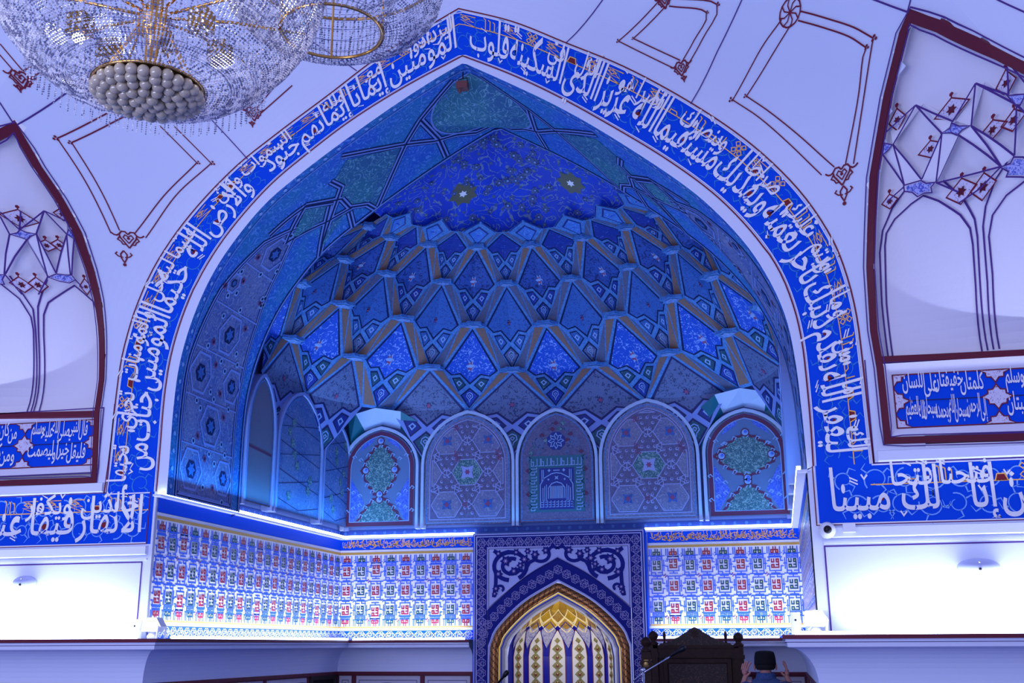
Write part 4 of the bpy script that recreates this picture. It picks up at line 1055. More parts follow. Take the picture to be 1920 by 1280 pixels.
        if kind == 'plain':
            for q in range(7):
                z = 3.3+q*.16; b.line(cv, [(x0+.09, z), (c, z+.08*(1 if q % 2 else -1)), (x1-.09, z)], .008, NAVY, .015)
            for q in range(8): b.flower(cv, c+rnd.uniform(-.6, .6)*w, 3.35+q*.12, .07, N_GRN, .016, 6)
        else: b.line(cv, [(x0+.08, 3.75), (x1-.08, 3.72)], .025, N_MAR, .015)
        b.build('faded_ornament', t)
    return t
niche('painted niche with hexagon strapwork, left of the central niche', cv_back, -1.72, -.52, 'hex', 4.57)
niche('painted niche with hexagon strapwork, right of the central niche', cv_back, .52, 1.72, 'hex', 4.60)
niche('central painted niche with a blue square lettered panel in a green frame', cv_back, -.51, .51, 'mihrab', 4.54)
niche('maroon bordered niche with tall green medallion in the left back corner', cv_back, -2.77, -1.75, 'carpet', 4.42)
niche('maroon bordered niche with wide green medallion in the right back corner', cv_back, 1.75, 2.77, 'carpet', 4.42)
niche('pale blue niche on the left wall, next to the back corner', cv_left, 3.44, 4.33, 'plain', 4.42)
niche('worn dark blue niche on the left wall, second from the back corner', cv_left, 2.16, 3.42, 'plain', 4.57)
niche('narrow faded niche on the left wall beside the barrel soffit', cv_left, 1.42, 2.12, 'stain', 4.55)
niche('niche on the right wall next to the back corner', cv_right, 3.44, 4.33, 'plain', 4.42)
niche('worn niche on the right wall, second from the back corner', cv_right, 2.16, 3.42, 'plain', 4.57)
niche('narrow faded niche on the right wall beside the barrel soffit', cv_right, 1.42, 2.12, 'stain', 4.55)
# corner hoods: spandrel and soffit bridging each back corner
for sg in (-1, 1):
    h = thing('corner_hood', ('left' if sg < 0 else 'right')+' back corner hood with pale soffit over the maroon bordered niche', 'hood', (sg*2.3, 4.2, 4.4))
    N = Vector((sg*2.24, 4.0, 4.60)); t_ = Vector((.7, -sg*.7*1, 0)); c = sg*2.26; cvp = lambda x, z: Vector((x, D-.06, z))
    a = [cvp(c-.52, 3.95), cvp(c-.44, 4.2), cvp(c-.24, 4.40), cvp(c, 4.47), cvp(c+.24, 4.40), cvp(c+.44, 4.2), cvp(c+.52, 3.95)]
    top = [N+Vector((-.50, .24, -.14)), N+Vector((-.30, .06, -.02)), N+Vector((0, -.04, .02)), N+Vector((.30, .06, -.02)), N+Vector((.50, .24, -.14))]
    b = MB(); b.poly(top+[cvp(c+.2, 4.46), cvp(c, 4.50), cvp(c-.2, 4.46)], STAR); b.build('soffit', h)
    b = MB()
    tp = [a[0], top[0], top[1], top[2], top[3], top[4], a[6]]
    for i in range(6): b.poly([a[i], a[i+1], tp[i+1], tp[i]], KGRN if i in (0, 1, 4, 5) else V_ARRIS)
    b.build('spandrel', h)
# ================================================================== prayer niche (mihrab)
YM = D-.12
def cv_m(u, v, h): return (u, YM-h, v)
IND = plaster('mihrab_indigo', (22, 30, 120), .1, .5)
KNOT = mat('mihrab_knot_line', (150, 140, 190), .5)
ROPE = mat('bronze_rope', (150, 96, 48), .35, .5)
ROPED = mat('bronze_rope_dark', (66, 40, 28), .4, .4)
LILAC = plaster('mihrab_lilac_panel', (176, 178, 220), .03, .5)
HOOD = mat('gold_hood', (204, 164, 48), .3, .45)
HOOD3 = mat('gold_hood_deep', (168, 128, 36), .35, .45)
HOOD2 = lattice('gold_hood_relief', (176, 138, 52), (120, 92, 40), 60, .5, .35)
HLINE = mat('gold_hood_line', (236, 220, 160), .35)
MW = plaster('mihrab_white', (226, 224, 214), .02, .4)
OLIVE = lattice('mihrab_olive_ornament', (122, 120, 70), (160, 150, 96), 60, .5)
RUSTY = mat('mihrab_rust', (120, 58, 36), .5)
SILV = lattice('mihrab_silver_relief', (180, 180, 200), (90, 92, 150), 70, .52, .4)
MBLUE = mat('mihrab_blue_groove', (14, 22, 150), .4)
def arc(w, zt, pts, zb): return [(-w, zb)]+[(-w*x, z) for x, z in pts]+[(0, zt)]+[(w*x, z) for x, z in pts[::-1]]+[(w, zb)]
PO = smooth_half([(-.85, .0), (-.85, 1.585), (-.82, 1.81), (-.727, 1.98), (-.42, 2.26), (0, 2.495)], 40)
def prof(off):
    """arch line moved inwards by off"""
    L = []
    n = len(PO)
    for i, p in enumerate(PO):
        a, b_ = PO[max(0, i-1)], PO[min(n-1, i+1)]; t = (b_-a).normalized(); L.append((p.x+t.y*off, p.y-t.x*off))
    L = [q for q in L if q[0] < -.004]; s = L[-1]; q = L[-2]; sl = (s[1]-q[1])/(s[0]-q[0]); L.append((0, s[1]-s[0]*sl))
    return L+[(-x, z) for x, z in L[:-1]][::-1]
mh = thing('mihrab', 'indigo framed prayer niche with bronze rope arch and lit golden hood', 'prayer niche', (0, YM, 0))
b = MB()
b.box((-1.03, YM, 0), (-.86, D, 3.05), IND); b.box((.86, YM, 0), (1.03, D, 3.05), IND); b.box((-.86, YM, 2.50), (.86, D, 3.05), IND)
o = prof(0)
h_ = len(o)//2
for i in range(len(o)-1):
    (x0, z0), (x1, z1) = o[i], o[i+1]
    b.poly([(x0, YM, z0), (x1, YM, z1), (x1, YM, 2.50), (x0, YM, 2.50)] if abs(x0-x1) > 1e-6 else [(x0, YM, z0), (x1, YM, z1), (-.86 if x0 < 0 else .86, YM, z1), (-.86 if x0 < 0 else .86, YM, z0)], IND)
b.build('frame', mh)
b = MB()
for w_ in (1.022, .995): b.line(cv_m, [(-w_, .0), (-w_, 3.05-(1.03-w_)), (w_, 3.05-(1.03-w_)), (w_, 0)], .012, LILAC, .004)
b.box((-1.045, YM+.02, 0), (-1.03, D, 3.06), BAND); b.box((1.03, YM+.02, 0), (1.045, D, 3.06), BAND)
b.build('frame_border', mh)
b = MB()
n = 17
for k in range(n): knot(b, cv_m, -.93+(k)*1.86/(n-1), 2.94, .116, .105, KNOT, .005, .0055, k)
for sg in (-1, 1):
    for k in range(24): knot(b, cv_m, sg*.932, 2.83-k*.116, .116, .105, KNOT, .005, .0055, k, rot=True)
b.build('knot_border', mh)
# spandrel panel
sp_o = [(x, z+.245) for x, z in prof(0) if z > 1.62]
SA = smooth_half([(-.86, 2.16), (-.70, 2.30), (-.36, 2.56), (0, 2.76)], 24)
SAf = [(p.x, p.y) for p in SA]+[(-p.x, p.y) for p in SA[:-1]][::-1]
b = MB()
for (x0, z0), (x1, z1) in zip(SAf, SAf[1:]): b.poly([cv_m(x0, z0, .006), cv_m(x1, z1, .006), cv_m(x1, 2.885, .006), cv_m(x0, 2.885, .006)], LILAC)
out_ = [(-.86, 2.885)]+SAf+[(.86, 2.885)]
b.line(cv_m, out_, .012, KNOT, .009, closed=True); b.line(cv_m, shrink(out_, .018), .006, NAVY, .009, closed=True)
b.build('spandrel_panel', mh)
b = MB(); fl = MB()
for sg in (-1, 1):
    ci = 0; X = lambda p: [(sg*x, z) for x, z in p]
    circ = lambda x, z, r, a0, a1, n=22: [(x+r*cos(radians(a0+(a1-a0)*i/n)), z+r*.82*sin(radians(a0+(a1-a0)*i/n))) for i in range(n+1)]
    for pts, w in ((circ(-.575, 2.66, .20, -60, 265), .05), (circ(-.56, 2.66, .11, 60, 330), .045), (circ(-.20, 2.79, .10, -170, 60), .04), (circ(-.05, 2.835, .05, 180, 20), .035), ([(-.75, 2.62), (-.755, 2.45), (-.78, 2.30)], .045), (circ(-.70, 2.40, .04, 180, -60), .03), ([(-.78, 2.845), (-.70, 2.80), (-.6, 2.83), (-.45, 2.80)], .045), ([(-.42, 2.56), (-.34, 2.70), (-.27, 2.73)], .04), ([(-.6, 2.56), (-.5, 2.62), (-.42, 2.60)], .04)):
        ci += 1; b.line(cv_m, X(pts), w, IND, .011+.0006*ci)
    for x, z, r in ((-.63, 2.72, .075), (-.40, 2.735, .07), (-.53, 2.60, .06), (-.72, 2.57, .06), (-.27, 2.79, .06), (-.14, 2.835, .055), (-.75, 2.40, .05), (-.50, 2.82, .05), (-.765, 2.34, .04), (-.72, 2.81, .05), (-.36, 2.83, .045), (-.45, 2.665, .05)):
        ci += 1; b.flower(cv_m, sg*x, z, r, IND, .011+.0006*ci, 6, inner=.6); fl.flower(cv_m, sg*x, z, r*.45, mat('dusky_rose', (120, 90, 150), .5), .026, 6); fl.disc(cv_m, sg*x, z, r*.16, LILAC, .028, 6)
b.build('scrollwork', mh, label='thick dark blue flowering scrolls'); fl.build('blossom', mh)
# knots round the arch, pale line, rope moulding, stepped reveal
b = MB(); mid = [((x0+x1)/2, (z0+z1)/2) for (x0, z0), (x1, z1) in zip(prof(-.02), prof(-.02))]
mid = prof(-.10); L = [0]
for p, q in zip(mid, mid[1:]): L.append(L[-1]+hypot(q[0]-p[0], q[1]-p[1]))
def on(path, L, s):
    j = 0
    while j < len(L)-2 and L[j+1] < s: j += 1
    f = (s-L[j])/(L[j+1]-L[j]); p, q = path[j], path[j+1]; t = Vector((q[0]-p[0], q[1]-p[1])).normalized(); return Vector((p[0]+(q[0]-p[0])*f, p[1]+(q[1]-p[1])*f)), t
start = next(s for s, p in zip(L, mid) if p[1] > 1.72)
nk = int((L[-1]-2*start)/.114)
for k in range(nk+1):
    p, t = on(mid, L, start+(L[-1]-2*start)*(k)/nk)
    knot(b, lambda x, z, h, p=p, t=t: cv_m(p.x+x*t.x-z*t.y, p.y+x*t.y+z*t.x, h), 0, 0, .112, .10, KNOT, .005, .0055, k)
b.build('arch_knot_border', mh)
b = MB(); b.bar(cv_m, prof(.008), .022, LILAC, 0, .018); b.build('arch_fillet', mh)
b = MB(); ro = prof(.075); L = [0]
for p, q in zip(ro, ro[1:]): L.append(L[-1]+hypot(q[0]-p[0], q[1]-p[1]))
ns = 300
ring = []
i0 = len(b.v); kk = [b.mi(ROPE), b.mi(ROPED)]; NR_ = 10
for k in range(ns+1):
    p, t = on(ro, L, L[-1]*k/ns*.9999)
    for e in range(NR_):
        a = pi*e/(NR_-1); r = .052; b.v.append((p.x-t.y*r*cos(a), YM-.004-r*.9*sin(a), p.y+t.x*r*cos(a)))
for k in range(ns):
    for e in range(NR_-1):
        q = i0+k*NR_+e; b.f.append((q, q+1, q+NR_+1, q+NR_)); b.m.append(kk[1] if (k+e) % 4 == 0 else kk[0])
b.build('rope_moulding', mh, smooth=True, label='twisted bronze rope arch')
b = MB(); b.bar(cv_m, prof(.138), .016, HOOD, 0, .02); b.bar(cv_m, prof(.157), .018, MBLUE, -.02, .006); b.build('gilt_edge', mh)
GREYM = plaster('mihrab_reveal', (150, 150, 168), .05, .5)
b = MB(); A1, A2, A3 = prof(.166), prof(.19), prof(.215)
def lat(P, Q, y0, y1, mt):
    n = min(len(P), len(Q)); P_ = [P[int(i*(len(P)-1)/(n-1))] for i in range(n)]; Q_ = [Q[int(i*(len(Q)-1)/(n-1))] for i in range(n)]
    for i in range(n-1): b.poly([(P_[i][0], y0, P_[i][1]), (P_[i+1][0], y0, P_[i+1][1]), (Q_[i+1][0], y1, Q_[i+1][1]), (Q_[i][0], y1, Q_[i][1])], mt)
lat(A1, A2, YM+.01, YM+.03, GREYM); lat(A2, A2, YM+.03, YM+.06, GREYM); lat(A2, A3, YM+.06, YM+.07, MW); b.build('stepped_reveal', mh)
YN = YM+.07
PR = [(2.34, 0), (2.30, .06), (2.15, .27), (2.06, .38), (1.98, .455), (1.87, .545), (1.76, .605), (1.62, .63), (0, .63)]
def rad(z):
    for (z1, r1), (z0, r0) in zip(PR, PR[1:]):
        if z0 <= z <= z1: return r0+(r1-r0)*(z-z0)/(z1-z0)
    return 0
def cv_n(u, z, h):
    """u: metres round the curved inner wall from its middle"""
    a = u/.63; r = rad(z); return ((r-h)*sin(a), YN+(r/.63)*(.55)*cos(a)-h*cos(a), z-h*.3*(1 if z > 1.9 else 0))
HALF = .63*pi/2; ST = .2826
b = MB(); b.grid(lambda u, v: cv_n(-HALF+2*HALF*u, 2.02*v, 0), 36, 30, MBLUE); b.build('inner_wall', mh)
b = MB(); b.grid(lambda u, v: cv_n(-HALF+2*HALF*u, 1.98+.36*v, 0), 36, 12, HOOD2)
for k in range(-3, 4): b.poly([cv_n(k*.24-.115, 2.15, .006), cv_n(k*.24, 2.12, .010), cv_n(k*.24+.115, 2.15, .006), cv_n(k*.02, 2.335, .006)], HOOD if k % 2 else HOOD3)
def patch(mb, q, mt, h, line=None):
    """lozenge bent onto the wall by splitting along its long axis"""
    (x0, z0), (x1, z1), (x2, z2), (x3, z3) = q; m_ = ((x0+x2)/2, (z0+z2)/2)
    for a, c in zip(q, q[1:]+q[:1]): mb.poly([cv_n(*a, h), cv_n(*c, h), cv_n(*m_, h+.012)], mt)
    if line: mb.line(cv_n, q, .014, line, h+.006, closed=True, step=.05)
for row, (za, zb, zc) in enumerate(((1.87, 1.985, 2.07), (1.985, 2.075, 2.16))):
    for k in range(-3, 4):
        p0 = k*ST+(ST/2 if row else 0)
        if abs(p0) > 1.0: continue
        patch(b, [(p0-ST*.49, zb), (p0, za+.02), (p0+ST*.49, zb), (p0, zc)], (HOOD2, HOOD)[(k+row) % 2], .004, HLINE)
b.build('golden_hood', mh, label='gold lattice hood')
b = MB()
for k in range(-3, 4):
    p0 = k*ST; q = [(p0, 1.70), (p0-.05, 1.79), (p0-.118, 1.90), (p0-.12, 1.93), (p0, 2.02), (p0+.12, 1.93), (p0+.118, 1.90), (p0+.05, 1.79)]
    for a, c in zip(q, q[1:]+q[:1]): b.poly([cv_n(*a, .006), cv_n(*c, .006), cv_n(p0, 1.90, .010)], SILV)
    b.line(cv_n, q, .010, MBLUE, .012, closed=True)
b.build('lozenge_frieze', mh)
for k in range(6):
    p0 = -2.5*ST+k*ST; b = MB(); hw_ = .100
    half = [(p0-hw_, .02), (p0-hw_, 1.62)]+[(p0-hw_*cos(f*pi/12)**.9, 1.62+.225*sin(f*pi/12)+.075*f/6) for f in range(1, 6)]+[(p0, 1.925)]
    pts = half+[(2*p0-x, z) for x, z in half[:-1]][::-1]
    for (x0, z0), (x1, z1) in zip(half, half[1:]):
        for sx_ in range(4):
            f0, f1 = -1+sx_*.5, -.5+sx_*.5
            b.poly([cv_n(p0+(p0-x0)*f0, z0, .006), cv_n(p0+(p0-x0)*f1, z0, .006), cv_n(p0+(p0-x1)*f1, z1, .006), cv_n(p0+(p0-x1)*f0, z1, .006)], MW)
    b.line(cv_n, pts, .010, RUSTY, .009)
    pb = b.build('niche_panel', mh)
    b = MB(); z = 1.80
    for j in range(16):
        s_ = 1 if j else .6; w_ = .068*s_; hh = .060*s_
        q = [(p0, z-hh), (p0-w_*.45, z-hh*.5), (p0-w_, z+.0), (p0-w_*.5, z+hh*.55), (p0, z+hh), (p0+w_*.5, z+hh*.55), (p0+w_, z), (p0+w_*.45, z-hh*.5)]
        for a, c in zip(q, q[1:]+q[:1]): b.poly([cv_n(*a, .009), cv_n(*c, .009), cv_n(p0, z, .012)], OLIVE)
        if j: b.disc(cv_n, p0, z, .022, RUSTY, .015, 8, sx=1.0); b.disc(cv_n, p0, z+.012, .008, HLINE, .017, 6)
        z -= .098
    b.build('gilt_ornament', pb)

# ================================================================== cornice with cove, panelled dado
cav = [(.23-.20*sin(radians(t)), 1.45+.275*cos(radians(t))) for t in range(0, 91, 9)]
CPROF = [((0, 1.815), (.27, 1.815), WHITE2), ((.27, 1.815), (.272, 1.785), MAROON), ((.272, 1.785), (.25, 1.783), WHITE2), ((.25, 1.783), (.25, 1.765), WHITE2), ((.25, 1.765), (.24, 1.76), PLINE), ((.24, 1.76), (.238, 1.73), WHITE2), ((.238, 1.73), cav[0], WHITE2)]
CPROF += [(a, c, WHITE) for a, c in zip(cav, cav[1:])]+[((.03, 1.45), (.045, 1.447), MAROON), ((.045, 1.447), (.045, 1.415), MAROON), ((.045, 1.415), (.02, 1.415), MAROON)]
for sg, nm in ((-1, 'trim_1'), (1, 'trim_2')):
    b = MB()
    def P(seg, off): return [(sg*7.4, -off), (sg*(2.8-off), -off), (sg*(2.8-off), D-off), (sg*1.05, D-off)][seg]
    for (o0, z0), (o1, z1), mt_ in CPROF:
        for s_ in range(3):
            (xa, ya), (xb, yb) = P(s_, o0), P(s_+1, o0); (xc, yc), (xd, yd) = P(s_, o1), P(s_+1, o1)
            b.poly([(xa, ya, z0), (xb, yb, z0), (xd, yd, z1), (xc, yc, z1)], mt_)
    b.build(nm, kind='structure')
DADO = plaster('dado_panel', (196, 190, 200), .03, .6)
def dado(label, cv, u0, u1, n):
    ed = u0 if hasattr(u0, '__len__') else [u0+(u1-u0)*k/n for k in range(n+1)]
    for k in range(n):
        a, c = ed[k], ed[k+1]
        t = thing('dado_panel', label[0] if n == 1 else label[k], 'wall panel', cv((a+c)/2, .75, 0), 'painted dado panels under the cornice')
        b = MB(); b.bar(cv, [(a+.012, .1), (a+.012, 1.415), (c-.012, 1.415), (c-.012, .1)], .03, MAROON, 0, .025, closed=True); b.build('frame', t)
        b = MB(); b.rect(cv, a+.03, .12, c-.03, 1.40, DADO, .008); m_ = .07
        b.line(cv, [(a+m_, .2), (a+m_, 1.35), (c-m_, 1.35), (c-m_, .2)], .006, NAVY, .011, closed=True)
        g = [(a+m_+.05, .25), (a+m_+.05, 1.24), (a+m_+.09, 1.30), ((a+c)/2, 1.32), (c-m_-.09, 1.30), (c-m_-.05, 1.24), (c-m_-.05, .25)]
        b.line(cv, g, .005, NAVY, .011); b.build('panel', t)
dado(['narrow dado panel in the left back corner under the cornice', 'wide dado panel left of the prayer niche', 'dado panel touching the left side of the prayer niche frame'], cv_back, [-2.78, -2.56, -1.69, -1.07], 0, 3)
dado(['dado panel on the back wall between prayer niche and wooden pulpit', 'dado panel on the back wall behind the wooden pulpit', 'dado panel on the back wall in front of the praying person'], cv_back, 1.06, 2.77, 3)
dado(['first dado panel of the right flank wall, next to the iwan', 'second dado panel of the right flank wall from the iwan', 'third dado panel of the right flank wall from the iwan'], cv_front, [2.93, 3.28, 3.96, 4.75], 0, 3)
dado(['first dado panel of the left flank wall, next to the iwan', 'second dado panel of the left flank wall from the iwan'], lambda u, v, h: (-u, -h, v), 2.84, 4.9, 2)
dado(['dado panel on the iwan left wall nearest the hall', 'middle dado panel on the iwan left wall', 'dado panel on the iwan left wall before the dark doorway'], cv_left, .1, 3.5, 3)
dado(['dado panel on the iwan right wall nearest the hall', 'second dado panel on the iwan right wall', 'dado panel on the iwan right wall nearest the back corner'], cv_right, .1, 4.2, 3)
DARK = mat('dark_wood', (30, 18, 16), .6)
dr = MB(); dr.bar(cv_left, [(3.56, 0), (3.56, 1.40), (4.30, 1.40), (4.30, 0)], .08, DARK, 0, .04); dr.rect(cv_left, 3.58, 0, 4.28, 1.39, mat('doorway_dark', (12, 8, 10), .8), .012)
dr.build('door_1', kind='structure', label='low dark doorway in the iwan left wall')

# low LED tubes lying on the cornice
def tube_light(label, a, c, loc):
    t = thing('light_strip', label, 'light strip', loc); b = MB(); b.tube([a, c], .012, GLOW2, 8); b.build('light_tube', t)
tube_light('glowing LED tube on the cornice under the iwan left tiles', (-2.55, .0, 1.827), (-2.55, 4.08, 1.827), (-2.55, 2, 1.815))
tube_light('glowing LED tube on the cornice left of the prayer niche', (-2.5, 4.11, 1.827), (-1.1, 4.11, 1.827), (-1.8, 4.11, 1.815))
tube_light('glowing LED tube on the cornice right of the prayer niche, behind the pulpit', (1.1, 4.11, 1.827), (2.5, 4.11, 1.827), (1.8, 4.11, 1.815))
tube_light('glowing LED tube on the right flank cornice', (2.62, -.25, 1.827), (6.2, -.25, 1.827), (4.4, -.25, 1.815))
tube_light('glowing LED tube on the left flank cornice', (-6.2, -.25, 1.827), (-2.72, -.25, 1.827), (-4.4, -.25, 1.815))
# ================================================================== white vaulted wall niches at both sides
NW = plaster('niche_white', (226, 222, 232), .02, .75)
STARB = lattice('star_blue_ornament', (168, 172, 226), (44, 60, 170), 46, .5)
DIAM = lattice('diamond_pink_ornament', (212, 206, 228), (130, 60, 110), 60, .60)
def dense(poly, n=1.0):
    return resample([Vector(p) for p in poly+[poly[0]]], .12)
def wall_niche(label, frame, inner_limit, lines, facets, stars, diamonds, arches, bars, finials):
    t = thing('wall_niche', label, 'niche', cv_s(*frame[0], 0))
    F = [(p.x, p.y) for p in dense(frame)][:-1]
    b = MB(); b.bar(cv_s, F, .062, MAROON, -.015, .012, closed=True)
    for off in (-.038, .046):
        n = len(F); cx = []
        area2 = sum(F[i][0]*F[(i+1) % n][1]-F[(i+1) % n][0]*F[i][1] for i in range(n)); s_ = 1 if area2 > 0 else -1
        for i in range(n):
            a, c = Vector(F[i-1]), Vector(F[(i+1) % n]); d = (c-a).normalized(); cx.append((F[i][0]+d.y*off*s_, F[i][1]-d.x*off*s_))
        b.line(cv_s, cx, .008, PLINE, .012, closed=True)
    for pts in bars: b.bar(cv_s, resample([Vector(p) for p in S(pts)], .2), .062, MAROON, -.03, .010)
    b.build('maroon_frame', t)
    REC = -.10
    # jamb and recessed back
    b = MB()
    for i in range(len(F)):
        p, q = F[i], F[(i+1) % len(F)]; b.poly([cv_s(*p, .0), cv_s(*q, .0), cv_s(*q, REC), cv_s(*p, REC)], NW)
    b.build('reveal', t)
    b = MB()
    x0, x1 = min(p[0] for p in F), max(p[0] for p in F); z0, z1 = min(p[1] for p in F), max(p[1] for p in F); n1, n2 = 44, 44
    for i in range(n1):
        for j in range(n2):
            q = [(x0+(x1-x0)*(i+a)/n1, z0+(z1-z0)*(j+c)/n2) for a, c in ((0, 0), (1, 0), (1, 1), (0, 1))]
            if any(inside(p, F) for p in q): b.poly([cv_s(*p, REC) for p in q], NW)
    b.build('recess', t)
    b = MB()
    for f in facets:
        q = [(at_s(px, py), h) for px, py, h in f]; b.poly([cv_s(p[0], p[1], REC+h) for p, h in q], NW)
    b.build('facet', t, label='white stalactite facets')
    b = MB()
    for pts in lines: b.line(cv_s, resample([Vector(p) for p in S(pts)], .15), .010, PLINE, REC+.10 if len(pts) == 2 else REC+.02)
    b.build('painted_line', t)
    b = MB()
    for pts in arches: b.line(cv_s, resample([Vector(p) for p in S(pts)], .08), .012, PLINE, REC+.012)
    b.build('arch_outline', t)
    for pts in stars:
        b = MB(); P = S(pts); b.fill(cv_s, P, NW, REC+.105); cx, cz = sum(p[0] for p in P)/len(P), sum(p[1] for p in P)/len(P)
        b.fill(cv_s, [(cx+(x-cx)*.84, cz+(z-cz)*.80) for x, z in P], STARB, REC+.110); b.line(cv_s, P, .008, PLINE, REC+.112, closed=True); b.build('star_soffit', t)
    for (px, py, rx, rz) in diamonds:
        b = MB(); cx, cz = at_s(px, py); s_ = 1/235
        P = [(cx-rx*s_, cz), (cx, cz+rz*s_), (cx+rx*s_, cz), (cx, cz-rz*s_)]
        b.fill(cv_s, P, DIAM, REC+.055); b.line(cv_s, P, .008, MLINE, REC+.058, closed=True); b.flower(cv_s, cx, cz, min(rx, rz)*.45*s_, MAROON, REC+.062, 6)
        b.line(cv_s, [(cx, cz+rz*s_), (cx, cz+(rz+8)*s_)], .009, MLINE, REC+.058); b.disc(cv_s, cx, cz+(rz+5)*s_, .014, MLINE, REC+.058, 5); b.build('painted_diamond', t)
    return t
wall_niche('white stalactite niche in a maroon frame at the right edge', FR, None,
  [[(1716.7, 197), (1662, 247)], [(1716.7, 197), (1674.5, 271)], [(1716.7, 197), (1766, 250)], [(1716.7, 197), (1785.6, 227)], [(1829, 156), (1785.6, 229)], [(1829, 156), (1821, 236)], [(1829, 156), (1906, 196)], [(1766, 250), (1728, 337)], [(1766, 250), (1755, 342)], [(1797, 253), (1756, 342)],
   [(1797, 253), (1877, 312)], [(1821, 236), (1877, 312)], [(1821, 236), (1902, 292)], [(1674.5, 271), (1695.6, 347)], [(1674.5, 271), (1728, 337)], [(1656, 291), (1695.6, 347)], [(1906, 197), (1902, 292)], [(1755, 342), (1797, 360)], [(1756, 343), (1877, 312)], [(1888, 113), (1891, 178)], [(1890, 116), (1930, 165)], [(1829, 156), (1891, 178)], [(1906, 196), (1940, 230)], [(1797, 381), (1838, 353)], [(1838, 353), (1877, 312)], [(1906, 197), (1990, 300)], [(1695, 350), (1663, 378)]],
  [[(1716.7, 197, .0), (1785.6, 228, .06), (1766, 250, .10)], [(1716.7, 197, 0), (1674.5, 271, .10), (1662, 247, .05)], [(1829, 156, 0), (1821, 236, .10), (1785.6, 228, .06)], [(1829, 156, 0), (1891, 178, .05), (1906, 196, .10)],
   [(1766, 250, .10), (1797, 253, .10), (1756, 342, .10), (1728, 337, .10)], [(1797, 253, .10), (1821, 236, .10), (1902, 292, .09), (1877, 312, .10)], [(1674.5, 271, .10), (1728, 337, .10), (1695.6, 347, .10), (1656, 291, .08)]],
  [[(1766, 250), (1783, 240), (1786, 230), (1800, 236), (1821, 235), (1806, 243), (1797, 253), (1785, 248)], [(1695.6, 347), (1709, 343), (1728, 337.5), (1738, 343), (1754.7, 341), (1747, 350), (1749, 360), (1734, 361), (1722, 368), (1712, 360), (1697, 358)], [(1877, 312), (1896, 305), (1902, 293), (1920, 293), (1938, 305), (1932, 318), (1936, 332), (1915, 330), (1888, 330), (1892, 320)],
   [(1656, 291), (1660, 268), (1674.5, 271), (1668, 280)], [(1891, 179), (1906, 177), (1925, 176), (1915, 196), (1906, 196)]],
  [(1797, 362, 22, 18), (1838, 354, 18, 18), (1663, 379, 13, 12), (1777, 207, 24, 17), (1854, 246, 18, 13), (1893, 228, 15, 14), (1738, 281, 18, 13), (1879, 157, 13, 18), (1676, 226, 13, 17)],
  [[(1676, 665), (1660.5, 565), (1651.5, 461), (1653, 438), (1667.5, 413), (1697, 386), (1719.5, 371), (1749, 382), (1791, 410), (1811, 436), (1818, 466.5), (1828, 542.5), (1845, 655)], [(1667.5, 666), (1652, 565), (1642.7, 472), (1646, 433), (1662, 393), (1694, 348)], [(1856, 653.5), (1836, 537), (1826, 452.5), (1819, 419), (1797, 382), (1756, 344)],
   [(1867, 652), (1850, 537), (1835.7, 433), (1839, 396), (1856, 345.6), (1877, 312)], [(1878, 651), (1859, 523), (1848, 452.5), (1853, 413), (1878, 376.6), (1922, 343), (1965, 365), (1995, 410), (2005, 470), (2015, 540), (2025, 640)]],
  [[(1652, 674), (1760, 669), (1920, 661), (2040, 655), (2133, 650)]], [])
wall_niche('white stalactite niche in a maroon frame at the left edge', FL, None,
  [[(83, 395), (36.5, 430.5)], [(83, 395), (68, 438)], [(83, 395), (125, 439)], [(83, 395), (128, 416.5)], [(0, 397), (36.5, 430.5)], [(0, 405), (18, 439)], [(18, 439), (8, 513.5)], [(50.6, 449), (10, 513.5)], [(50.6, 449), (90, 518)], [(68, 438), (89, 518)], [(68, 438), (105, 512)], [(125, 440), (105, 512)], [(125, 441), (132, 515)], [(139, 447), (134.5, 515)], [(-60, 380), (0, 397)], [(36.5, 430.5), (39, 395)], [(90, 518), (72, 552)], [(41, 552), (8, 513)], [(140, 523), (156, 540)]],
  [[(83, 395, 0), (68, 438, .10), (36.5, 430.5, .06)], [(83, 395, 0), (128, 416.5, .05), (125, 439, .10)], [(18, 439, .10), (50.6, 449, .10), (10, 513.5, .10)], [(50.6, 449, .10), (68, 438, .10), (105, 512, .09), (90, 518, .10)], [(125, 440, .10), (139, 447, .09), (134.5, 515, .10), (105, 512, .09)]],
  [[(18, 439), (32, 436), (37, 430), (50, 436), (68, 438), (56, 443), (50.6, 449), (36, 444)], [(90, 519), (105, 513), (122, 515), (134, 515), (141, 524), (130, 530), (112, 527)], [(-20, 518), (0, 514), (9, 514), (4, 523), (8, 532), (-15, 530)], [(125, 439), (128, 430), (136, 440), (139, 448)]],
  [(39, 410, 25, 17), (89, 461, 14, 11), (112, 460, 12, 11), (41, 536, 17, 14), (72, 536, 15, 14), (161, 538, 10, 16), (118, 402, 12, 12)],
  [[(61.5, 769), (77.5, 634), (80, 595), (90, 571), (140, 537), (174, 566), (185, 605), (184, 640), (177, 765)], [(51, 769.5), (68, 634), (70, 580), (89.6, 527)], [(38.8, 769.5), (59, 624), (55.7, 600), (36, 566), (0, 537), (-40, 565), (-55, 605), (-60, 768)], [(46, 769.5), (63, 624), (60.6, 585), (19.4, 522)]],
  [[(181, 775), (90, 777), (0, 779), (-190, 783)]], [])

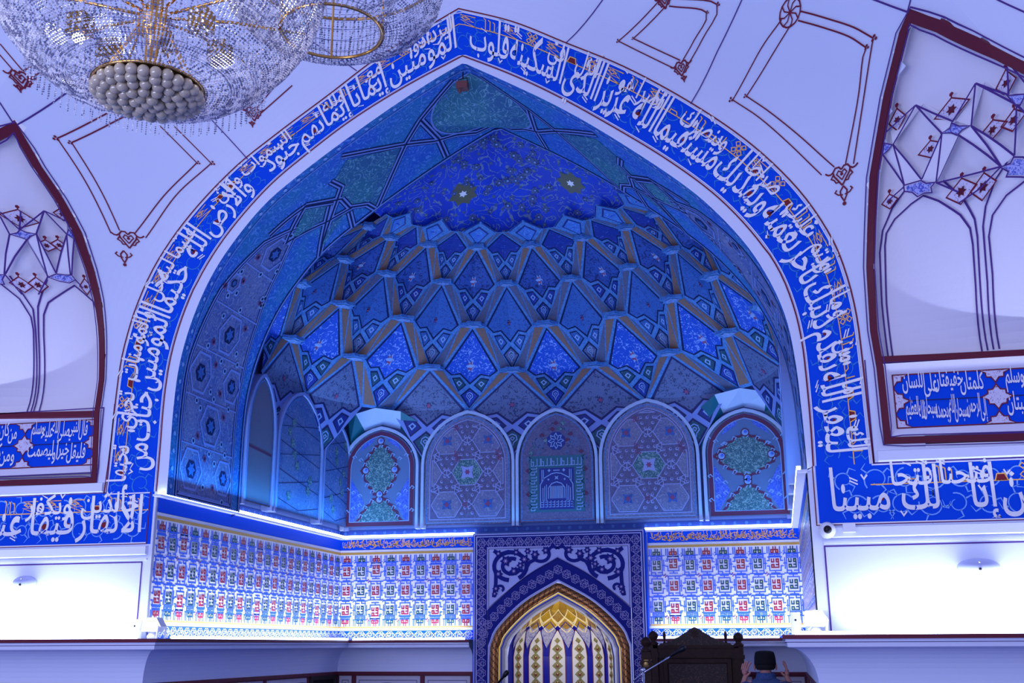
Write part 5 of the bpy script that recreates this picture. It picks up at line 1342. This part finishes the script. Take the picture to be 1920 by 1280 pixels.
# ---- blue lettered cartouche panels inside the lower frames
RECW = plaster('cartouche_bevel', (222, 218, 232), .02, .6)
def cartouches(label, sg, rows, x_in=3.50, unit=.745, n=3):
    z0, z1 = 3.355, 3.775; zm = (z0+z1)/2
    t = thing('cartouche_panel', label, 'inscription', (sg*(x_in+1), 0, zm)); xe = x_in+unit*n
    c_ = lambda u, v, h: (sg*u, -h, v)
    b = MB()
    oz0, oz1, ox0 = z0-.075, z1+.085, x_in-.085
    b.poly([c_(ox0, oz1, .005), c_(xe, oz1, .005), c_(xe, z1, -.05), c_(x_in, z1, -.05)], RECW); b.poly([c_(ox0, oz0, .005), c_(xe, oz0, .005), c_(xe, z0, -.05), c_(x_in, z0, -.05)], RECW); b.poly([c_(ox0, oz0, .005), c_(ox0, oz1, .005), c_(x_in, z1, -.05), c_(x_in, z0, -.05)], RECW)
    b.line(c_, [(xe, oz1+.01), (ox0-.01, oz1+.01), (ox0-.01, oz0-.01), (xe, oz0-.01)], .010, PLINE, .010); b.build('bevelled_surround', t)
    b = MB(); b.rect(c_, x_in, z0, xe, z1, BAND, -.048); b.line(c_, [(xe, z1), (x_in, z1), (x_in, z0), (xe, z0)], .010, MLINE, -.044); b.build('ground', t)
    b = MB()
    for k in range(n+1):
        x = x_in+k*unit
        for (z, full) in ((z0, 0), (zm, 1), (z1, 0)):
            pts = []
            for q in range(16):
                a = 2*pi*q/16; r = (.098, .062, .078, .062)[q % 4]; pts.append((x+r*1.15*cos(a), z+r*sin(a)))
            pts = [(max(x_in, min(xe, p)), max(z0, min(z1, q))) for p, q in pts]
            b.fill(c_, pts, DIAM, -.043); b.line(c_, pts, .009, MLINE, -.040, closed=True)
        if 0 < k <= n and False: pass
    for k in range(n):
        x0, x1 = x_in+k*unit, x_in+(k+1)*unit; b.line(c_, [(x0+.1, zm), (x1-.1, zm)], .008, NAVY, -.042)
    b.build('pale_ornament', t)
    b = MB()
    for k, r2 in enumerate(rows):
        for ri, txt in enumerate(r2):
            words = txt.split(); x0, x1 = x_in+k*unit+.085, x_in+(k+1)*unit-.085; zb = (zm+.075, z0+.075)[ri]
            size = .185; tot = sum(glyphs(w, .012)[2] for w in words)*size*.86+.012*len(words); sx = (x1-x0)/tot
            u = sg*x1 if sg > 0 else -x0; cf = lambda u_, v_, h_: (u_, -h_, v_)
            for j, w in enumerate(words):
                wd = put_word(b, cf, w, u, zb+(.026 if j % 2 else -.008), size, LETTER, -.040+.0006*(j % 3), sx=sx, stretch=1.15, rtl=False, offset=.012); u -= wd*.86+.012*sx
    b.build('lettering', t)
cartouches('blue lettered cartouche panel below the right edge niche', 1, [('كلمتان خفيفتان على اللسان', 'إلى الرحمن سبحان الله وبحمده سبحان الله العظيم'), ('قال النبي صلى الله عليه وسلم', 'ثقيلتان في الميزان حبيبتان'), ()])
cartouches('blue lettered cartouche panel below the left edge niche', -1, [('قال النبي صلى الله عليه وسلم', 'فليقل خيرا أو ليصمت'), ('من كان يؤمن بالله واليوم', 'ومن كان يؤمن بالله'), ()])
# white sloping sill under each frame
for sg, px in ((1, 3.30), (-1, 3.30)):
    b = MB(); c_ = lambda u, v, h, sg=sg: (sg*u, -h, v)
    b.bar(c_, [(3.33, 3.135), (6.6, 3.135)], .09, WHITE2, 0, .035); b.line(c_, [(3.30, 3.9), (3.30, 3.085), (6.6, 3.085)], .009, PLINE, .006)
    b.build('trim_%d' % (3 if sg < 0 else 4), kind='structure')

# ================================================================== fittings
FIT = mat('fitting_white', (222, 222, 230), .4); GREYF = mat('fitting_grey', (170, 176, 214), .4); BLK = mat('black_plastic', (12, 12, 16), .4); CHR = mat('chrome', (190, 192, 205), .2, .9)
for lab, px, py, w in (('oval white wall fitting on the right flank', 1835, 1062, .15), ('oval white wall fitting on the left flank', 46, 1092, .12)):
    p = at_y(px, py, -.03); t = thing('wall_fitting', lab, 'wall fitting', (p.x, 0, p.z), 'oval fittings on the flank walls')
    b = MB(); i = len(b.v); b.ball((0, 0, 0), 1, GREYF, 24, 12)
    b.v = [(p.x+x*w, -.02+y*.07 if y < 0 else -.02, p.z+z*.062) for x, y, z in b.v]; b.build('body', t, smooth=True)
    b = MB(); b.ball((p.x, -.09, p.z-.02), .011, BLK, 8, 5); b.build('sensor', t); b = MB(); b.ball((p.x, -.08, p.z+.03), .008, CHR, 8, 5); b.build('screw', t)
p = at_y(1551, 994, -.06); t = thing('security_camera', 'small white dome security camera under the right inscription corner', 'camera', (p.x, 0, p.z))
b = MB(); b.lathe([(.062, 0), (.062, .03), (.055, .06), (.04, .085), (.03, .09)], (p.x, -.05, p.z), FIT, 20, 'y'); b.build('housing', t, smooth=True)
b = MB(); b.ball((p.x, -.135, p.z), .03, BLK, 12, 8); b.build('lens', t, smooth=True)
p = at_y(1592, 990, -.06); t = thing('junction_box', 'small white box beside the dome camera', 'junction box', (p.x, 0, p.z)); b = MB(); b.box((p.x-.045, -.10, p.z-.03), (p.x+.045, -.05, p.z+.03), FIT); b.build('cover', t)
def flood(label, x, y, sg):
    t = thing('floodlight', label, 'floodlight', (x, y, 1.815), 'white floodlights on the cornice')
    b = MB(); b.lathe([(.0, 0), (.045, 0), (.05, .02), (.03, .05), (.02, .06), (.0, .06)], (x, y, 1.816), FIT, 16); b.build('base', t, smooth=True)
    b = MB(); a0 = radians(18*sg); hx = .085
    pts = [(-.085, .06), (-.07, .17), (.05, .175), (.10, .10), (.06, .055)]
    for s_ in (-1, 1): b.poly([(x+px_*sg, y+s_*.05, 1.815+pz) for px_, pz in pts], FIT)
    for i in range(5):
        (a, c), (d, e) = pts[i], pts[(i+1) % 5]; b.poly([(x+a*sg, y-.05, 1.815+c), (x+d*sg, y-.05, 1.815+e), (x+d*sg, y+.05, 1.815+e), (x+a*sg, y+.05, 1.815+c)], FIT)
    b.build('lamp_head', t)
    b = MB(); b.tube([(x+.075*sg, y-.065, 1.817), (x+.085*sg, y-.065, 1.92)], .010, FIT, 6); b.tube([(x+.075*sg, y+.065, 1.817), (x+.085*sg, y+.065, 1.92)], .010, FIT, 6); b.build('bracket', t)
    l = bpy.data.lights.new('flood_lamp', 'POINT'); l.energy = 2.2; l.color = (.8, .86, 1); l.shadow_soft_size = .04
    lo_ = bpy.data.objects.new('flood_lamp', l); COL.objects.link(lo_); lo_.location = (x, y-.16, 2.0)
    t2 = thing('power_box', label.replace('floodlight', 'power box beside the floodlight'), 'power box', (x-.13*sg, y-.03, 1.815))
    b = MB(); b.box((x-.175*sg if sg > 0 else x+.105, y-.06, 1.816), (x-.105*sg if sg > 0 else x+.175, y+.0, 1.975), FIT); b.build('case', t2); b = MB(); b.disc(lambda u, v, h: (x-.14*sg+u, y-.062, v), 0, 1.92, .008, BLK, 0); b.build('vent', t2)
p = at_y(287, 1180, -.08); flood('white floodlight on the cornice left of the iwan', p.x, -.08, 1)
p = at_y(1524, 1180, -.10); flood('white floodlight on the cornice right of the iwan', p.x+.02, -.12, 1)
# hanging lamp at the point of the arch
p = at_y(868, 146, .12); RUSTL = mat('rusty_lamp', (110, 66, 66), .6, .3)
t = thing('hanging_lamp', 'small rusty lamp hanging below the point of the great arch', 'lamp', (p.x, .12, 6.9))
b = MB(); b.tube([(p.x, .12, 6.93), (p.x, .12, 6.86)], .006, BLK, 6); b.tube([(p.x-.045, .12, 6.80), (p.x-.045, .12, 6.85), (p.x+.045, .12, 6.86), (p.x+.045, .12, 6.80)], .005, BLK, 6); b.build('bracket', t)
b = MB(); b.box((p.x-.055, .08, 6.745), (p.x+.05, .16, 6.815), RUSTL); b.tube([(p.x-.02, .1, 6.75), (p.x-.025, .1, 6.70)], .012, RUSTL, 6); b.build('housing', t)

# ================================================================== wooden pulpit chair
WOOD = mat('walnut', (62, 40, 34), .55, spec=.12); WT = NT(WOOD); pz = WT.pos()
WT.link(WT.mix(WT.noise(pz, 14, 5, 2), lin((26, 15, 13)), lin((56, 34, 27))), WT.n['Principled BSDF'].inputs['Base Color'])
CARV = lattice('carved_walnut', (34, 21, 18), (74, 48, 36), 44, .55, .6); BRASS = mat('aged_brass', (150, 120, 70), .4, .7)
YP = 3.0
pt = lambda px, py, y=YP: at_y(px, py, y)
xl, xr = pt(1226, 1230).x, pt(1386, 1230).x; zt = pt(1300, 1209).z; zc = pt(1300, 1175).z; zr = pt(1300, 1229).z
t = thing('wooden_pulpit', 'tall dark carved wooden pulpit chair with crested back beside the prayer niche', 'pulpit', ((xl+xr)/2, YP, 0))
def finial(b, x, y, z, r, mt): b.lathe([(r*.9, 0), (r*1.1, .02), (r*.6, .035), (r*.55, .05), (r*1.0, .075), (r*1.05, .10), (r*.6, .13), (.001, .145)], (x, y, z), mt, 14)
for lab, x, y, h in (('left', xl, YP, pt(1226, 1209).z), ('right', xr, YP, pt(1386, 1212).z), ('fl', pt(1212, 1230, YP-.75).x, YP-.75, pt(1212, 1222, YP-.75).z), ('fr', pt(1212, 1230, YP-.75).x+(xr-xl), YP-.75, .95)):
    b = MB(); b.box((x-.045, y-.045, 0), (x+.045, y+.045, h), WOOD); b.box((x-.055, y-.055, h-.12), (x+.055, y+.055, h-.08), WOOD); po_ = b.build('post', t)
    b = MB(); finial(b, x, y, h, .05, WOOD); b.build('finial', po_, smooth=True)
    if lab == 'fl': b = MB(); b.lathe([(.05, 0), (.062, .03), (.05, .07)], (x, y, h-.14), BRASS, 14); b.build('brass_collar', po_, smooth=True)
b = MB(); b.box((xl, YP-.03, zr), (xr, YP+.03, zt), WOOD); b.box((xl, YP-.045, zt-.03), (xr, YP+.045, zt), WOOD); b.box((xl, YP-.04, zr-.02), (xr, YP+.04, zr+.02), WOOD); b.build('top_rail', t)
b = MB(); b.box((xl+.04, YP-.015, .45), (xr-.04, YP+.015, zr), WOOD)
i0, i1 = xl+.12, xr-.10
b.bar(lambda u, v, h: (u, YP-.015-h, v), [(i0, .6), (i0, zr-.05), (i1, zr-.05), (i1, .6)], .05, WOOD, 0, .02, closed=True); b.build('back_panel', t)
b = MB(); b.rect(lambda u, v, h: (u, YP-.015-h, v), i0+.03, .63, i1-.03, zr-.08, CARV, .006); b.build('carved_inlay', t)
xm = pt(1303, 1200).x; hw = pt(1372, 1200).x-xm; hh = zc-zt
prof_ = [(-1, 0), (-.95, .10), (-.80, .12), (-.74, .26), (-.66, .20), (-.60, .34), (-.44, .46), (-.34, .60), (-.22, .72), (-.15, .86), (-.07, .93), (0, 1.0)]
pp = prof_+[(-x, z) for x, z in prof_[:-1]][::-1]
b = MB()
for s_ in (-1, 1):
    P = [(xm+x*hw, zt+z*hh) for x, z in pp]; cvk = lambda u, v, h, s_=s_: (u, YP+s_*.02, v); b.fill(cvk, P, CARV)
for i in range(len(pp)-1): (a, c), (d, e) = pp[i], pp[i+1]; b.poly([(xm+a*hw, YP-.02, zt+c*hh), (xm+d*hw, YP-.02, zt+e*hh), (xm+d*hw, YP+.02, zt+e*hh), (xm+a*hw, YP+.02, zt+c*hh)], WOOD)
b.flower(lambda u, v, h: (u, YP-.026, v), xm, zt+hh*.62, .05, WOOD, 0, 7)
b.build('carved_crest', t)
for x in (pt(1246, 1205).x, pt(1361, 1205).x): b = MB(); finial(b, x, YP, zt, .016, WOOD); b.build('small_knob', t)
b = MB(); b.box((xl-.03, YP-.78, .42), (xr+.03, YP, .48), WOOD); b.build('seat', t)
for s_, x in ((0, xl), (1, xr)): b = MB(); b.box((x-.03, YP-.75, .92), (x+.03, YP, .97), WOOD); b.build('arm_rail', t)
for k in range(2): b = MB(); b.box((xl, YP-1.05-.25*k+.25, 0), (xr, YP-.8-.25*k+.25, .3-.15*k), WOOD); b.build('step', t)

# ================================================================== microphones
def mic(label, y, pts_stand, boom, head):
    q = lambda p, dy=0: at_y(p[0], p[1], y+dy)
    s0 = q(pts_stand); t = thing('microphone_stand', label, 'microphone', (s0.x, y, 0))
    b = MB(); b.lathe([(.001, 0), (.13, 0), (.13, .015), (.03, .03), (.012, .05)], (s0.x, y, 0), BLK, 20); b.build('base', t, smooth=True)
    b = MB(); b.tube([(s0.x, y, .03), (s0.x, y, s0.z)], .011, CHR, 8); b.build('pole', t, smooth=True)
    b = MB(); b.ball((s0.x, y, s0.z+.01), .022, CHR, 10, 6); b.build('clamp', t, smooth=True)
    b = MB(); b.tube([q(p) for p in boom], .007, CHR, 8); b.build('boom', t, smooth=True)
    a, c = q(head[0]), q(head[1]); b = MB(); d = (c-a); b.tube([a, a+d*.55, a+d*.62, a+d*.8, a+d*.95, c], [.010, .014, .022, .026, .022, .006], BLK, 12); b.build('microphone_head', t, smooth=True)
mic('chrome boom microphone stand in front of the wooden pulpit', 1.5, (1206, 1258), [(1188, 1276), (1206, 1261), (1259, 1229)], [(1257, 1230), (1286, 1212)])
mic('black microphone rising before the left side of the prayer niche', 2.6, (930, 1292), [(930, 1290), (934, 1282)], [(932, 1283), (953, 1257)])
# ================================================================== praying person
SKIN = mat('skin', (176, 120, 110), .55); JACK = lattice('jacket_cloth', (58, 78, 120), (44, 62, 104), 90, .5, .85); TROU = mat('trousers', (40, 42, 56), .8); CAPM = mat('black_cap', (8, 8, 12), .9); HAIR = mat('dark_hair', (22, 18, 20), .8)
def skin(name, verts, edges, radii, mt, parent, root=0, levels=2, **props):
    off = parent.location if parent.parent is None else parent.location
    me = bpy.data.meshes.new(name); me.from_pydata(verts, edges, []); me.materials.append(mt)
    o = bpy.data.objects.new(name, me); COL.objects.link(o); o.parent = parent
    md = o.modifiers.new('skin', 'SKIN'); md.use_smooth_shade = True
    if not me.skin_vertices: me.attributes.new
    sv = me.skin_vertices[0].data if me.skin_vertices else None
    for i, r in enumerate(radii):
        sv[i].radius = r if hasattr(r, '__len__') else (r, r)
        sv[i].use_root = (i == root)
    s = o.modifiers.new('sub', 'SUBSURF'); s.levels = levels; s.render_levels = levels
    for k, v in props.items(): o[k] = v
    return o
pp_ = at_y(1433, 1219, 2.3); PX, PY = pp_.x, 2.3; zcap = pp_.z
per = thing('person', 'person in blue grey jacket and black cap, back turned, both hands raised', 'person', (PX, PY, 0))
k_ = zcap/1.72                                     # figure scale from the top of the cap
V, E_, Rr = [], [], []
def add(p, r, link=None):
    V.append((p[0]*k_, p[1]*k_, p[2]*k_)); Rr.append(tuple(x*k_ for x in r) if hasattr(r, '__len__') else r*k_)
    if link is not None: E_.append((link, len(V)-1))
    return len(V)-1
pel = add((0, 0, .92), (.13, .10)); sp = add((0, -.01, 1.12), (.125, .09), pel); ch = add((0, -.015, 1.30), (.14, .095), sp); nb = add((0, .0, 1.46), (.07, .065), ch)
nk_ = add((0, .012, 1.52), (.055, .058), nb); h1 = add((0, .03, 1.56), (.068, .085), nk_); h2 = add((0, .035, 1.63), (.072, .09), h1); h3 = add((0, .035, 1.69), (.045, .055), h2)
hands = []
for sg in (-1, 1):
    sh = add((sg*.17, -.01, 1.415), .055, ch); el = add((sg*.30, .02, 1.21), .042, sh); wr = add((sg*.205, .07, 1.435), .030, el)
    ox = .0 if sg > 0 else .022                    # the left palm is turned a little more towards the viewer
    hp = add((sg*.200, .075, 1.475), (.030, .024), wr); hm = add((sg*.198, .075, 1.515), (.036, .020), hp); hands.append((sg, hm, hp))
    for j, (dy, ln, curl) in enumerate(((-.034, .070, .0), (-.011, .085, .002), (.012, .080, .004), (.034, .060, .006))):
        dx = ox*(j-1.5)*-1.0
        f0 = add((sg*.198+dx*.8, .075+dy, 1.540), .0115, hm); f1 = add((sg*(.193-curl)+dx, .075+dy*1.15, 1.540+ln*.5), .0105, f0); f2 = add((sg*(.182-curl)+dx*1.2, .075+dy*1.2, 1.540+ln*.82), .0095, f1); add((sg*(.170-curl)+dx*1.3, .075+dy*1.2, 1.540+ln), .008, f2)
    t0 = add((sg*.180, .050, 1.485), .014, hp); t1 = add((sg*.155, .040, 1.505), .011, t0); add((sg*.140, .040, 1.53), .009, t1)
    hip = add((sg*.09, 0, .86), (.085, .09), pel); kn = add((sg*.095, .01, .48), .058, hip); an = add((sg*.095, -.015, .09), .040, kn); add((sg*.10, .12, .04), (.04, .028), an)
skin('body', V, E_, Rr, SKIN, per)
# jacket
V, E_, Rr = [], [], []
p0 = add((0, 0, .82), (.165, .125)); p1 = add((0, -.01, 1.08), (.165, .12), p0); p2 = add((0, -.018, 1.27), (.175, .12), p1); p3 = add((0, -.012, 1.425), (.14, .085), p2); p4 = add((0, .0, 1.475), (.085, .075), p3)
for sg in (-1, 1):
    s0 = add((sg*.15, -.012, 1.405), .072, p2); s1 = add((sg*.225, -.01, 1.375), .076, s0); e0 = add((sg*.31, .02, 1.19), .058, s1); add((sg*.218, .065, 1.40), .044, e0)
skin('jacket', V, E_, Rr, JACK, per)
V, E_, Rr = [], [], []
q0 = add((0, 0, .90), (.15, .12))
for sg in (-1, 1):
    a = add((sg*.09, 0, .80), (.10, .10), q0); c = add((sg*.095, .01, .48), .08, a); add((sg*.095, -.01, .10), .065, c)
skin('trousers', V, E_, Rr, TROU, per)
def ell(prof, c, n=24, sx=1, sy=1, mt=None):
    b = MB(); b.lathe(prof, (0, 0, 0), mt, n); b.v = [(c[0]+x*sx, c[1]+y*sy, c[2]+z) for x, y, z in b.v]; return b
hc = (PX, PY+.035*k_, 0)
ell([(.001, 1.72*k_), (.05, 1.718*k_), (.085, 1.708*k_), (.094, 1.695*k_), (.102, 1.655*k_), (.106, 1.605*k_), (.107, 1.588*k_), (.098, 1.588*k_)], hc, 28, .96, 1.12, CAPM).build('cap', per, smooth=True)
hb = ell([(.101, 1.60*k_), (.100, 1.575*k_), (.092, 1.555*k_), (.08, 1.54*k_)], (hc[0], hc[1]-.004, 0), 28, .97, 1.10, HAIR); hb.build('hair', per, smooth=True)
ell([(.098, 1.455*k_), (.092, 1.485*k_), (.082, 1.515*k_), (.076, 1.515*k_), (.078, 1.46*k_)], (PX, PY+.006, 0), 24, 1.0, .98, JACK).build('collar', per, smooth=True)
for sg in (-1, 1):
    b = MB(); b.ball((0, 0, 0), 1, SKIN, 10, 7); b.v = [(PX+sg*.102*k_+x*.010, PY+.03*k_+y*.020, 1.565*k_+z*.032) for x, y, z in b.v]; b.build('ear', per, smooth=True)
    b = MB(); b.ball((PX+sg*.032, PY+.122*k_, 1.605*k_), .012, mat('eye', (220, 220, 220), .3), 8, 6); b.build('eye', per, smooth=True)
b = MB(); b.ball((0, 0, 0), 1, SKIN, 8, 6); b.v = [(PX+x*.014, PY+.135*k_+y*.022, 1.575*k_+z*.024) for x, y, z in b.v]; b.build('nose', per, smooth=True)
b = MB(); b.ball((0, 0, 0), 1, mat('lips', (140, 80, 80), .5), 8, 6); b.v = [(PX+x*.024, PY+.125*k_+y*.008, 1.54*k_+z*.007) for x, y, z in b.v]; b.build('mouth', per, smooth=True)

# ================================================================== crystal chandelier
CRY = mat('crystal_bead', (214, 214, 226), .08, .35, spec=.9)
CT = NT(CRY); oi = CT.voro(CT.pos(), 38).outputs['Color']
sep = CT.node('ShaderNodeSeparateColor'); CT.link(oi, sep.inputs[0])
CT.link(CT.mix(CT.step(sep.outputs[0], .1, .95), lin((120, 122, 150)), lin((250, 250, 255))), CT.n['Principled BSDF'].inputs['Base Color'])
BALLM = mat('crystal_ball', (206, 190, 164), .06, 0, spec=.8, trans=.35)
BGOLD = mat('polished_brass', (196, 150, 84), .22, .9); DGOLD = mat('lamp_brass', (120, 92, 40), .3, .8)
BULB = mat('lamp_lit', (255, 250, 240), .4, emit=(1, .95, .85), es=6)
cpos = at_d(278, 165, 5.0)
ch_ = thing('chandelier', 'large crystal bead chandelier with gold arms and a dish of glass balls', 'chandelier', cpos)
PROFILE = [(.245, .0), (.34, .012), (.44, .045), (.55, .13), (.65, .25), (.72, .36), (.76, .48), (.78, .62), (.76, .78)]
def prof_pts(prof, step):
    return resample([Vector((r, z)) for r, z in prof], step)
def bowl(c, prof, n, step, nm, scale=1, rows=True):
    b = MB(); P = prof_pts([(r*scale, z*scale) for r, z in prof], step)
    for k in range(n):
        a = 2*pi*k/n
        for j, p in enumerate(P):
            r = .0078 if j % 2 else .0055
            if p.x < .36*scale and k % 2: continue
            b.octa((c[0]+p.x*cos(a), c[1]+p.x*sin(a), c[2]+p.y), r, CRY)
    b.build(nm, ch_, kind='stuff', label='strings of small crystal beads')
    b = MB()
    for j in range(3, len(P), 5):
        pts = [(c[0]+P[j].x*cos(2*pi*k/60), c[1]+P[j].x*sin(2*pi*k/60), c[2]+P[j].y) for k in range(61)]; b.tube(pts, .0016, CHR, 4, cap=False)
    b.build('ring_wire', ch_)
bowl(cpos, PROFILE, 170, .0135, 'bead_basket')
b = MB(); b.lathe([(.24, -.006), (.252, .0), (.24, .008), (.23, .0), (.24, -.006)], cpos, BGOLD, 48); b.build('dish_rim', ch_, smooth=True)
# short hanging fringe round the basket
b = MB()
for k in range(150):
    a = 2*pi*k/150; r0 = .50+.02*(k % 2)
    for j in range(7): b.octa((cpos.x+r0*cos(a), cpos.y+r0*sin(a), cpos.z+.085-j*.012), .0052, CRY)
b.build('bead_fringe', ch_, kind='stuff')
ball = None; cnt = 0
for ring_, n in ((0, 1), (.052, 6), (.104, 12), (.152, 18), (.195, 24), (.226, 28)):
    for k in range(n):
        a = 2*pi*k/n+ring_*9; z = -.075*sqrt(max(0, 1-(ring_/.25)**2))
        loc = (ring_*cos(a), ring_*sin(a), z+random.uniform(-.006, .006))
        if ball is None:
            b = MB(); b.ball((0, 0, 0), .027, BALLM, 14, 9); me = b
            ball = me.build('glass_ball', None, smooth=True); ball.parent = ch_; ball.location = loc
        else:
            o = ball.copy(); COL.objects.link(o); o.parent = ch_; o.location = loc
b = MB(); b.lathe([(.001, .012), (.235, .012)], cpos, DGOLD, 32); b.build('dish_plate', ch_)
b = MB(); b.lathe([(.03, .02), (.03, .25), (.06, .27), (.075, .33), (.06, .40), (.035, .43), (.035, 2.2)], cpos, BGOLD, 20); b.build('column', ch_, smooth=True)
for k in range(10):
    a = 2*pi*k/10+.2; b = MB(); c0 = cpos+Vector((0, 0, .36)); e = cpos+Vector((.74*cos(a), .74*sin(a), .52))
    b.tube([c0, c0.lerp(e, .5)+Vector((0, 0, .02)), e], .008, BGOLD, 8); b.build('arm', ch_, smooth=True)
for k in range(8):
    a = 2*pi*k/8+.5; b = MB(); b.tube([cpos+Vector((.22*cos(a), .22*sin(a), .015)), cpos+Vector((.06*cos(a+.4), .06*sin(a+.4), .32))], .005, BGOLD, 6); b.build('stay_rod', ch_)
for px, py, lit in ((150, 48, 1), (378, 40, 0), (412, 100, 0), (300, 75, 0), (205, 95, 0)):
    d = (at_d(px, py, 5.0)-CC).normalized(); q = None
    tt_ = (cpos.z+.34-CC.z)/d.z; q = CC+d*tt_
    b = MB(); b.box((q.x-.045, q.y-.045, q.z-.05), (q.x+.045, q.y+.045, q.z+.05), DGOLD)
    lb = b.build('lamp_box', ch_); b = MB()
    for i in range(3):
        for j in range(3): b.ball((q.x-.03+i*.03, q.y-.03+j*.03, q.z-.052), .009, CRY, 6, 4); b.ball((q.x-.03+i*.03, q.y-.047, q.z-.03+j*.03), .009, CRY, 6, 4)
    b.build('glass_stud', lb)
    if lit: b = MB(); b.ball((q.x+.0, q.y-.0, q.z-.065), .028, BULB, 10, 7); b.build('lit_bulb', lb, smooth=True)
for a in (0, 2.1, 4.2):
    l = bpy.data.lights.new('chandelier_lamp', 'POINT'); l.energy = 3.5; l.color = (1, .9, .78); l.shadow_soft_size = .05
    lo_ = bpy.data.objects.new('chandelier_lamp', l); COL.objects.link(lo_); lo_.location = cpos+Vector((.42*cos(a), .42*sin(a), .30))
# second, smaller basket of the same chandelier, behind and to the right
c2 = at_d(622, 60, 5.5)
PROF2 = [(.26, .0), (.36, .02), (.46, .08), (.53, .17), (.56, .28), (.55, .42)]
bowl(c2, PROF2, 150, .0135, 'bead_basket')
bowl(c2, [(.26, .0), (.28, .12), (.33, .26), (.42, .38), (.5, .46)], 70, .016, 'bead_curtain')
b = MB(); b.lathe([(.25, -.008), (.265, 0), (.25, .01), (.24, 0), (.25, -.008)], c2, BGOLD, 48); b.build('basket_ring', ch_, smooth=True)
b = MB(); b.lathe([(.55, .40), (.565, .41), (.55, .42), (.54, .41), (.55, .40)], c2, BGOLD, 48); b.build('basket_ring', ch_, smooth=True)
for k in range(4):
    a = k*pi/2+.4; b = MB(); b.tube([c2+Vector((.25*cos(a), .25*sin(a), 0)), c2+Vector((.25*cos(a), .25*sin(a), .9))], .006, BGOLD, 6); b.build('stay_rod', ch_)
b = MB(); b.tube([cpos+Vector((0, 0, .62)), c2+Vector((0, 0, .62))], .012, BGOLD, 8); b.build('arm', ch_)
bpy.context.view_layer.update()
